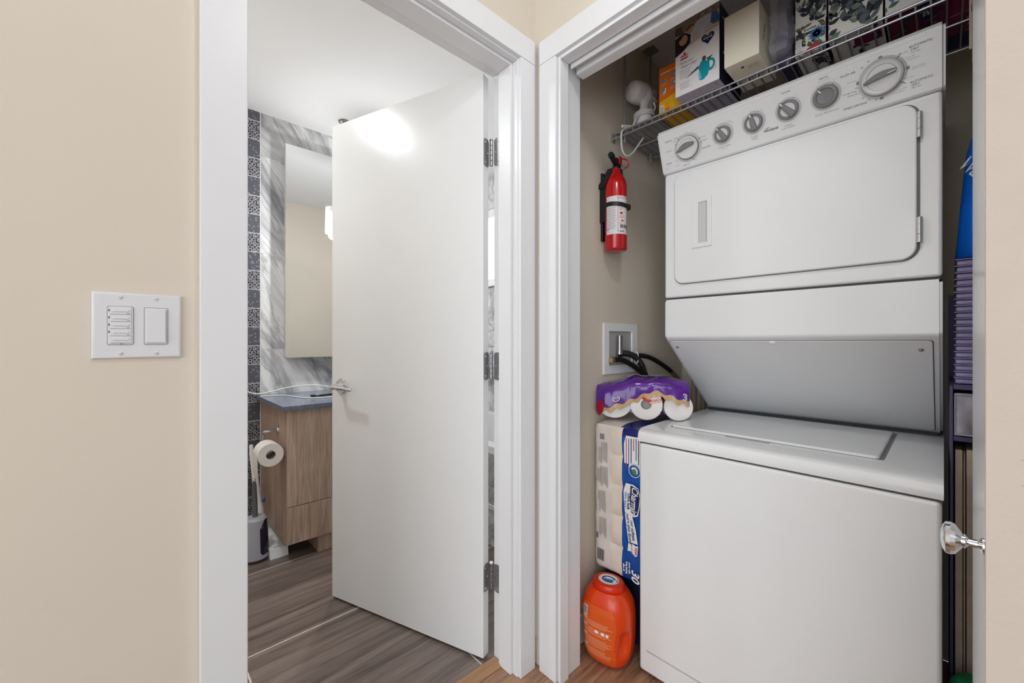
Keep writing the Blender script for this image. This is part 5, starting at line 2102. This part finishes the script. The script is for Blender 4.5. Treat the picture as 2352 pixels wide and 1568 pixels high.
rr = .0575
rolls = [(.054, .006), (.1680, -.006), (.279, .010)]
for i, (u, w) in enumerate(rolls):
    bm = bmesh.new()
    F = frame(pq(u, rr, w), pl_, (0, 0, 1))
    if F.col[2].to_3d().dot(pdp) < 0:
        F = frame(pq(u, rr, w), -pl_, (0, 0, 1))
    rq = rr if i != 2 else .050
    F = F @ Matrix.Translation((0, (rq - rr) * (1 if F.col[1].z > 0 else -1), 0))
    prof = [(.017, .004), (.020, 0), (rq - .006, .0), (rq - .001, .003), (rq, .008), (rq, .100), (.0, .100)]
    lathe(bm, ([(0, .02), (.0168, .02), (.017, .004)] if i == 1 else [(0, -.002)]) + prof[1:], F, 36, 0, 1.12 if i == 0 else 1.0, 1.0)
    for f in bm.faces:
        c = F.inverted() @ f.calc_center_median()
        f.material_index = 1 if (i == 1 and c.xy.length < .0175 and c.z < .03) else 0
    mk('paper_roll', bm, ['paper_white', 'paper_core'], pp, 40)
P = Print(frame(pq(.1680, rr, -.0066), pl_, (0, 0, 1)), .0004)
P.M = Matrix([[*pl_.to_3d(), 0], [0, 0, 1, 0], [*(-pdp), 0], [0, 0, 0, 1]])
Mx = Matrix.Identity(4)
o_ = pq(.1680, rr, -.0066)
for i in range(3):
    Mx[i][0], Mx[i][1], Mx[i][2], Mx[i][3] = pl_[i], (0, 0, 1)[i], -pdp[i], o_[i]
P.M = Mx
P.poly([(.010, .004), (.052, .013), (.050, .033), (.012, .024)], 'print_white', 0)
P.text('CANADA', .030, .0165, .0155, 'print_red', 1, rot=11, bold=.0005, squeeze=.8)
P.text('MADE IN CANADA', .032, .0265, .006, 'print_grey', 1, rot=11, squeeze=.8)
P.line((.008, .0255), (.051, .0345), .0014, 'print_red', 1)
P.line((.010, .0045), (.052, .0125), .0014, 'print_red', 1)
P.poly([(-.019, .031), (-.014, .027), (-.010, .030), (-.006, .026), (.000, .029), (.004, .024), (.012, .022), (.018, .012), (.010, .010), (.000, .014), (-.008, .015), (-.016, .022)], 'print_red', 2)
P.build('print', pp)
# film over the rolls
bm = bmesh.new()
NU = 44
zlow = lambda u: .034 + .034 * min(u / .11, 1) + .038 * max(0, min((u - .09) / .10, 1)) - .036 * max(0, (u - .215) / .10) + .004 * math.sin(u * 130)
ztop = lambda u: .116 + .034 * math.sin(min(1, max(0, u / .30)) * math.pi * .62) + .010 * math.exp(-((u - .12) / .03) ** 2) - .012 * max(0, (u - .24) / .07)
profs = []
for i in range(NU + 1):
    u = -.012 + (plen_ + .022) * i / NU
    uu = max(0, min(u, .31))
    zl, zt = zlow(uu), ztop(uu)
    zl = min(zl, zt - .016)
    tan = .017 + .005 * math.sin(u * 190)
    e = abs((u - .148) / .165) ** 6 * .018
    col = [(-.010 + e, zl - tan), (-.012 + e, zl), (-.012 + e, zl + (zt - zl) * .45), (-.007 + e, zl + (zt - zl) * .8), (.010 + e, zt - .002), (.035, zt + .004), (.070, zt + .008), (.105, zt + .004), (.118, zt - .012), (.122, zt * .5), (.120, .004)]
    ring_ = []
    for w, z in col:
        d = mnoise.noise(V((u * 42, w * 40, z * 46))) * .0042
        ring_.append(bm.verts.new(pq(u, z + d * .7, w + d)))
    profs.append(ring_)
for i in range(NU):
    for j in range(len(profs[0]) - 1):
        f = bm.faces.new((profs[i][j], profs[i + 1][j], profs[i + 1][j + 1], profs[i][j + 1]))
        f.material_index = 1 if j == 0 else 0
        f.smooth = True
for ring_ in (profs[0], profs[-1]):
    f = bm.faces.new(ring_)
    f.material_index = 0
bmesh.ops.subdivide_edges(bm, edges=list(bm.edges), cuts=1, use_grid_fill=True, smooth=0.5)
mk('film', bm, ['film_purple', 'film_tan'], pp, 60)
# print on the film: built slightly proud on the front slope and the top


def on_front(co):
    u = co.x
    uu = max(0, min(u, .31))
    zl, zt = min(zlow(uu), ztop(uu) - .016), ztop(uu)
    t_ = co.y                                   # 0 lower edge .. 1 top of the front
    e = abs((u - .148) / .165) ** 6 * .018
    return pq(u, zl + (zt - zl) * t_, -.0165 + e + .0035 * max(0, t_ - .6) / .4 - co.z)


P = Print(Matrix.Identity(4), .0005)
P.poly([(-.006 + .020 * math.cos(2 * math.pi * i / 18) * .75 + .008, .06 + .36 * math.sin(2 * math.pi * i / 18)) for i in range(18)], 'film_crimson', 0)
P.ring(.062, .30, .010, .0125, 'print_white', 1, 20, 150, 390, 14)
P.ring(.062, .34, .005, .0072, 'print_white', 1, 16, 150, 390, 14)
P.build('print_front', pp, on_front)


def on_top(co):
    u, s = co.x, co.y
    uu = max(0, min(u, .31))
    return pq(u, ztop(uu) + .0105 + co.z + .002 * math.sin(s * 40), .012 + s)


P = Print(Matrix.Identity(4), .0005)
rnd = random.Random(9)
for i in range(9):
    u = .110 + i * .016
    s = .020 + .018 * (i % 3)
    P.poly([(u + .012 * math.cos(a) * (1 + .3 * math.sin(3 * a + i)), s + .011 * math.sin(a)) for a in [2 * math.pi * k_ / 12 for k_ in range(12)]], ('film_lilac', 'film_lilac', 'film_tan')[i % 3], i % 4)
P.build('print_top', pp, on_top)
P = Print(Matrix.Identity(4), .0005)
F3 = frame((0, 0, 0), (1, 0, 0), (0, 1, 0))
t3 = text_bm('3', .034, bold=.0012)
merge(P.bm, t3, P.mi('print_white'), Matrix.Translation((.300, .088, .0006)))
t3 = text_bm('3', .034, bold=-.0008)
merge(P.bm, t3, P.mi('print_navy'), Matrix.Translation((.300, .088, .0010)))
P.build('print_number', pp, lambda co: pq(co.x, co.y, -.016 + abs((co.x - .148) / .165) ** 6 * .018 - co.z))

# ------------------------------------------------------------------ orange detergent tub
ux, uy = 1.222, .806
du_ = thing('detergent_tub', (ux, uy, 0), 'orange plastic detergent pod tub standing between washer and wall', 'tub')
tub_prof = [(.0, .040, .036), (.004, .058, .050), (.018, .074, .062), (.045, .083, .070), (.090, .0885, .075), (.140, .090, .076), (.185, .0885, .074), (.215, .083, .069), (.236, .072, .061), (.246, .062, .054), (.250, .060, .052)]


def tub_ab(z):
    for (z0_, a0, b0), (z1_, a1, b1) in zip(tub_prof, tub_prof[1:]):
        if z0_ <= z <= z1_:
            k_ = (z - z0_) / (z1_ - z0_)
            return a0 + (a1 - a0) * k_, b0 + (b1 - b0) * k_
    return tub_prof[-1][1:]


YAW = R(9)


def tub_pt(ang, z, lift=0.0):
    a, b = tub_ab(z)
    c, s = math.cos(ang), math.sin(ang)
    n_ = 2.6
    rx = abs(c) ** (2 / n_) * (1 if c > 0 else -1) * (b + lift)
    ry = abs(s) ** (2 / n_) * (1 if s > 0 else -1) * (a + lift)
    # hand grips pressed into both sides towards the front
    gz = math.exp(-((z - .100) / .036) ** 4)
    for sd_ in (1, -1):
        da = math.atan2(math.sin(ang - sd_ * R(122)), math.cos(ang - sd_ * R(122)))
        g = gz * math.exp(-(da / .24) ** 4)
        rx *= 1 - .22 * g
        ry *= 1 - .22 * g
    x = rx * math.cos(YAW) - ry * math.sin(YAW)
    y_ = rx * math.sin(YAW) + ry * math.cos(YAW)
    return V((ux + x, uy + y_, .001 + z))


bm = bmesh.new()
zz_ = [0, .004, .010, .018, .030, .040, .05, .056, .062, .068, .075, .09, .105, .12, .128, .135, .142, .15, .16, .17, .185, .20, .215, .226, .236, .246, .250]
prevr = None
NS = 96
for z in zz_:
    ring_ = [bm.verts.new(tub_pt(2 * math.pi * i / NS, z)) for i in range(NS)]
    if prevr:
        for i in range(NS):
            f = bm.faces.new((prevr[i], prevr[(i + 1) % NS], ring_[(i + 1) % NS], ring_[i]))
    else:
        bm.faces.new(list(reversed(ring_)))
    prevr = ring_
bm.faces.new(prevr)
mk('tub_body', bm, 'tub_orange', du_, 60)
bm = bmesh.new()
LMx = Matrix.Translation((ux, uy, .2512)) @ Matrix.Rotation(YAW, 4, 'Z')
lathe(bm, [(.052, 0), (.0535, .003), (.0525, .012), (.0485, .019), (.044, .0205), (0, .0210)], LMx, 48, 0, .92, 1.08)
ld = mk('lid', bm, 'tub_lid_red', du_, 40)
LP = Print(Matrix.Translation((ux, uy, .2723)) @ Matrix.Rotation(YAW, 4, 'Z') @ Matrix.Rotation(R(-90), 4, 'Z'), .0003)
LP.poly(ellipse(0, 0, .036, .032, 32), 'print_white', 0)
LP.ring(0, 0, .0325, .0345, 'print_cream', 1, 32, 0, 360, .89)
LP.ring(0, 0, .017, .025, 'print_blue', 1, 32, 20, 330, .8)
LP.poly(ellipse(.002, -.004, .016, .010, 24), 'print_blue', 2)
LP.poly(ellipse(-.002, .005, .013, .007, 24), 'print_white', 3)
LP.poly(ellipse(.004, -.001, .007, .004, 16), 'print_sky', 4)
LP.poly(ellipse(.027, .012, .003, .003, 10), 'print_green', 4)
LP.poly(ellipse(.030, .002, .0035, .004, 10), 'print_red', 4)
LP.build('lid_print', ld)


def wrap_tub(co):
    """u: angle around from the front in radians, v: height"""
    return tub_pt(math.pi + co.x, co.y, .0007 + co.z)


P = Print(Matrix.Identity(4), .0003)
P.step = .0003
# label field; u to the right seen from the hall = towards -Y
lab = lambda v: .98 - .22 * max(0, (v - .15) / .06) ** 2 - .10 * math.exp(-((v - .105) / .04) ** 2)
vsn = [.022 + (.208 - .022) * i / 16 for i in range(17)]
for v0_, v1_ in zip(vsn, vsn[1:]):
    n_ = 16
    for i in range(n_):
        ua0, ua1 = -lab(v0_) * .9 - .28 + (1.8 * lab(v0_)) * i / n_, -lab(v0_) * .9 - .28 + (1.8 * lab(v0_)) * (i + 1) / n_
        ub0, ub1 = -lab(v1_) * .9 - .28 + (1.8 * lab(v1_)) * i / n_, -lab(v1_) * .9 - .28 + (1.8 * lab(v1_)) * (i + 1) / n_
        P.poly([(ua0, v0_), (ua1, v0_), (ub1, v1_), (ub0, v1_)], 'tub_label', 0)
P.grid(-.72, -.44, .163, .196, 'print_white', 2, (6, 2))
for i in range(9):
    P.grid(-.695 + i * .027, -.681 + i * .027, .167, .193, 'print_black', 3, (1, 2))
P.grid(-.88, -.78, .168, .188, 'print_cream', 2, (2, 1))
rnd = random.Random(3)
for v in [.156, .151, .1465, .142, .132, .127, .1225, .118, .113, .101, .0965, .092, .0875, .083, .078, .073, .063, .0585, .054, .0495, .045, .040]:
    a = -1.02 + rnd.random() * .08
    b = .42 - rnd.random() * .30
    P.grid(a, b, v - .0016, v, 'print_cream', 2, (14, 1))
for v in (.1595, .1365, .1055, .0675):
    P.grid(-.70, -.45, v - .004, v, 'print_white', 2, (5, 1))
for u in (-.06, .08, .22):
    P.poly([(u + .055 * math.cos(2 * math.pi * k_ / 12), .126 + .0052 * math.sin(2 * math.pi * k_ / 12)) for k_ in range(12)], 'print_white', 3)
P.build('label', du_, wrap_tub)

# ------------------------------------------------------------------ things in the slot right of the appliance
sr = thing('storage_rack', (1.58, -.12, 0), 'slim dark purple storage rack in the slot right of washer', 'rack')
box_part('side_panel', (1.452, -.0155, .001), (1.84, -.0100, 1.000), 'tower_dark', sr, .001)
box_part('side_panel', (1.452, -.2400, .001), (1.84, -.2340, 1.000), 'tower_dark', sr, .001)
box_part('back_panel', (1.8405, -.2400, .001), (1.846, -.0100, 1.250), 'tower_dark', sr, .001)
box_part('rack_shelf', (1.450, -.2335, .868), (1.84, -.0160, .880), 'tower_dark', sr, .001)
box_part('rack_shelf', (1.450, -.2335, .992), (1.84, -.0160, 1.004), 'tower_dark', sr, .001)
dw_ = box_part('drawer', (1.440, -.2320, .884), (1.80, -.0175, .984), 'drawer_clear', sr, .004)
bm = bmesh.new()
for lo, hi in (((1.437, -.2325, .884), (1.4395, -.0170, .888)), ((1.437, -.2325, .980), (1.4395, -.0170, .984)), ((1.437, -.0195, .888), (1.4395, -.0170, .980))):
    add_box(bm, lo, hi, .0005, 1)
mk('drawer_rim', bm, 'drawer_rim', dw_)
# nested plastic containers
ORD = ['first', 'second', 'third', 'fourth', 'fifth', 'sixth', 'seventh', 'eighth', 'ninth', 'tenth', 'eleventh', 'twelfth', 'thirteenth', 'fourteenth', 'fifteenth', 'sixteenth', 'seventeenth', 'eighteenth']
pc_proto = None
for i in range(19):
    if pc_proto is None:
        bm = bmesh.new()
        add_box(bm, (1.462, -.150, 1.0055), (1.560, -.0190, 1.0185), .004, 2)
        add_box(bm, (1.458, -.154, 1.0185), (1.564, -.0165, 1.0212), .0010, 1)
        pc_proto = mk('plastic_container', bm, 'container_plastic')
        tag(pc_proto, 'lowest purple-tinted container of the ribbed stack on the storage rack', 'container', 'nested containers on the storage rack')
    else:
        c = pc_proto.copy()
        COL.objects.link(c)
        c.location = pc_proto.location + V((0, -.0003 * max(0, i - 12), i * .0159))
        c['label'] = ('topmost purple-tinted container of the ribbed stack, right under blue bag' if i == 18 else
                      ORD[i] + ' purple-tinted container from the bottom of the ribbed stack')
bm = bmesh.new()
bzs = [(1.3090, -.020, .030, .055), (1.316, -.0195, .050, .062), (1.36, -.0205, .060, .066), (1.43, -.0260, .060, .066), (1.50, -.032, .056, .062), (1.56, -.038, .046, .055), (1.60, -.043, .032, .045), (1.625, -.050, .014, .030)]
prevr = None
for z, yl_, hx, hy in bzs:
    ring_ = []
    for i in range(24):
        a = 2 * math.pi * i / 24
        p = V((1.505 + hx * math.cos(a), yl_ - hy + hy * math.sin(a), z))
        p += mnoise.noise_vector(p * 26) * .004
        ring_.append(bm.verts.new(p))
    if prevr:
        for i in range(24):
            bm.faces.new((prevr[i], prevr[(i + 1) % 24], ring_[(i + 1) % 24], ring_[i])).smooth = True
    else:
        bm.faces.new(list(reversed(ring_)))
    prevr = ring_
bm.faces.new(prevr)
bbg = thing('blue_bag', (1.505, -.09, 1.3085), 'bright blue plastic bag slumped on the ribbed container stack', 'bag')
mk('bag', bm, 'blue_bag', bbg, 60)


def on_bag(co):
    y, z = -.030 - co.x, 1.525 + co.y
    for (z0_, y0_, a0, b0), (z1_, y1_, a1, b1) in zip(bzs, bzs[1:]):
        if z0_ <= z <= z1_:
            k_ = (z - z0_) / (z1_ - z0_)
            yl_, hx, hy = y0_ + (y1_ - y0_) * k_, a0 + (a1 - a0) * k_, b0 + (b1 - b0) * k_
            q = max(0.0, 1 - ((y - (yl_ - hy)) / hy) ** 2)
            return V((1.505 - hx * math.sqrt(q) - .004, y, z))
    return V((1.45, y, z))


P = Print(Matrix.Identity(4), .0)
P.text('Wal', .016, 0, .034, 'print_white', 0, rot=-62, bold=.0004)
P.build('print', bbg, on_bag)
for i, (ya, yb, z1_, xa) in enumerate(((-.0185, -.0310, .846, 1.462), (-.0320, -.0360, .842, 1.474), (-.0370, -.0560, .848, 1.458))):
    o = box_part('cardboard_sheet', (xa, yb, .001), (xa + .30, ya, z1_), 'cardboard', None, .002)
    tag(o, ('brown cardboard sheet in the rack, closest to the washer', 'thin brown cardboard sheet in the middle of the rack', 'brown cardboard sheet in the rack, closest to bifold door')[i], 'cardboard', 'cardboard sheets standing in the rack')
bm = bmesh.new()
pillow(bm, (1.375, -.150, .001), (1.448, -.012, .330), (6, 10, 16), .03, lambda p, n: crumple(p, n, .010, 16))
tag(mk('cloth_bundle', bm, 'green_cloth'), 'crumpled green cloth bundle on the floor below the knob', 'cloth')
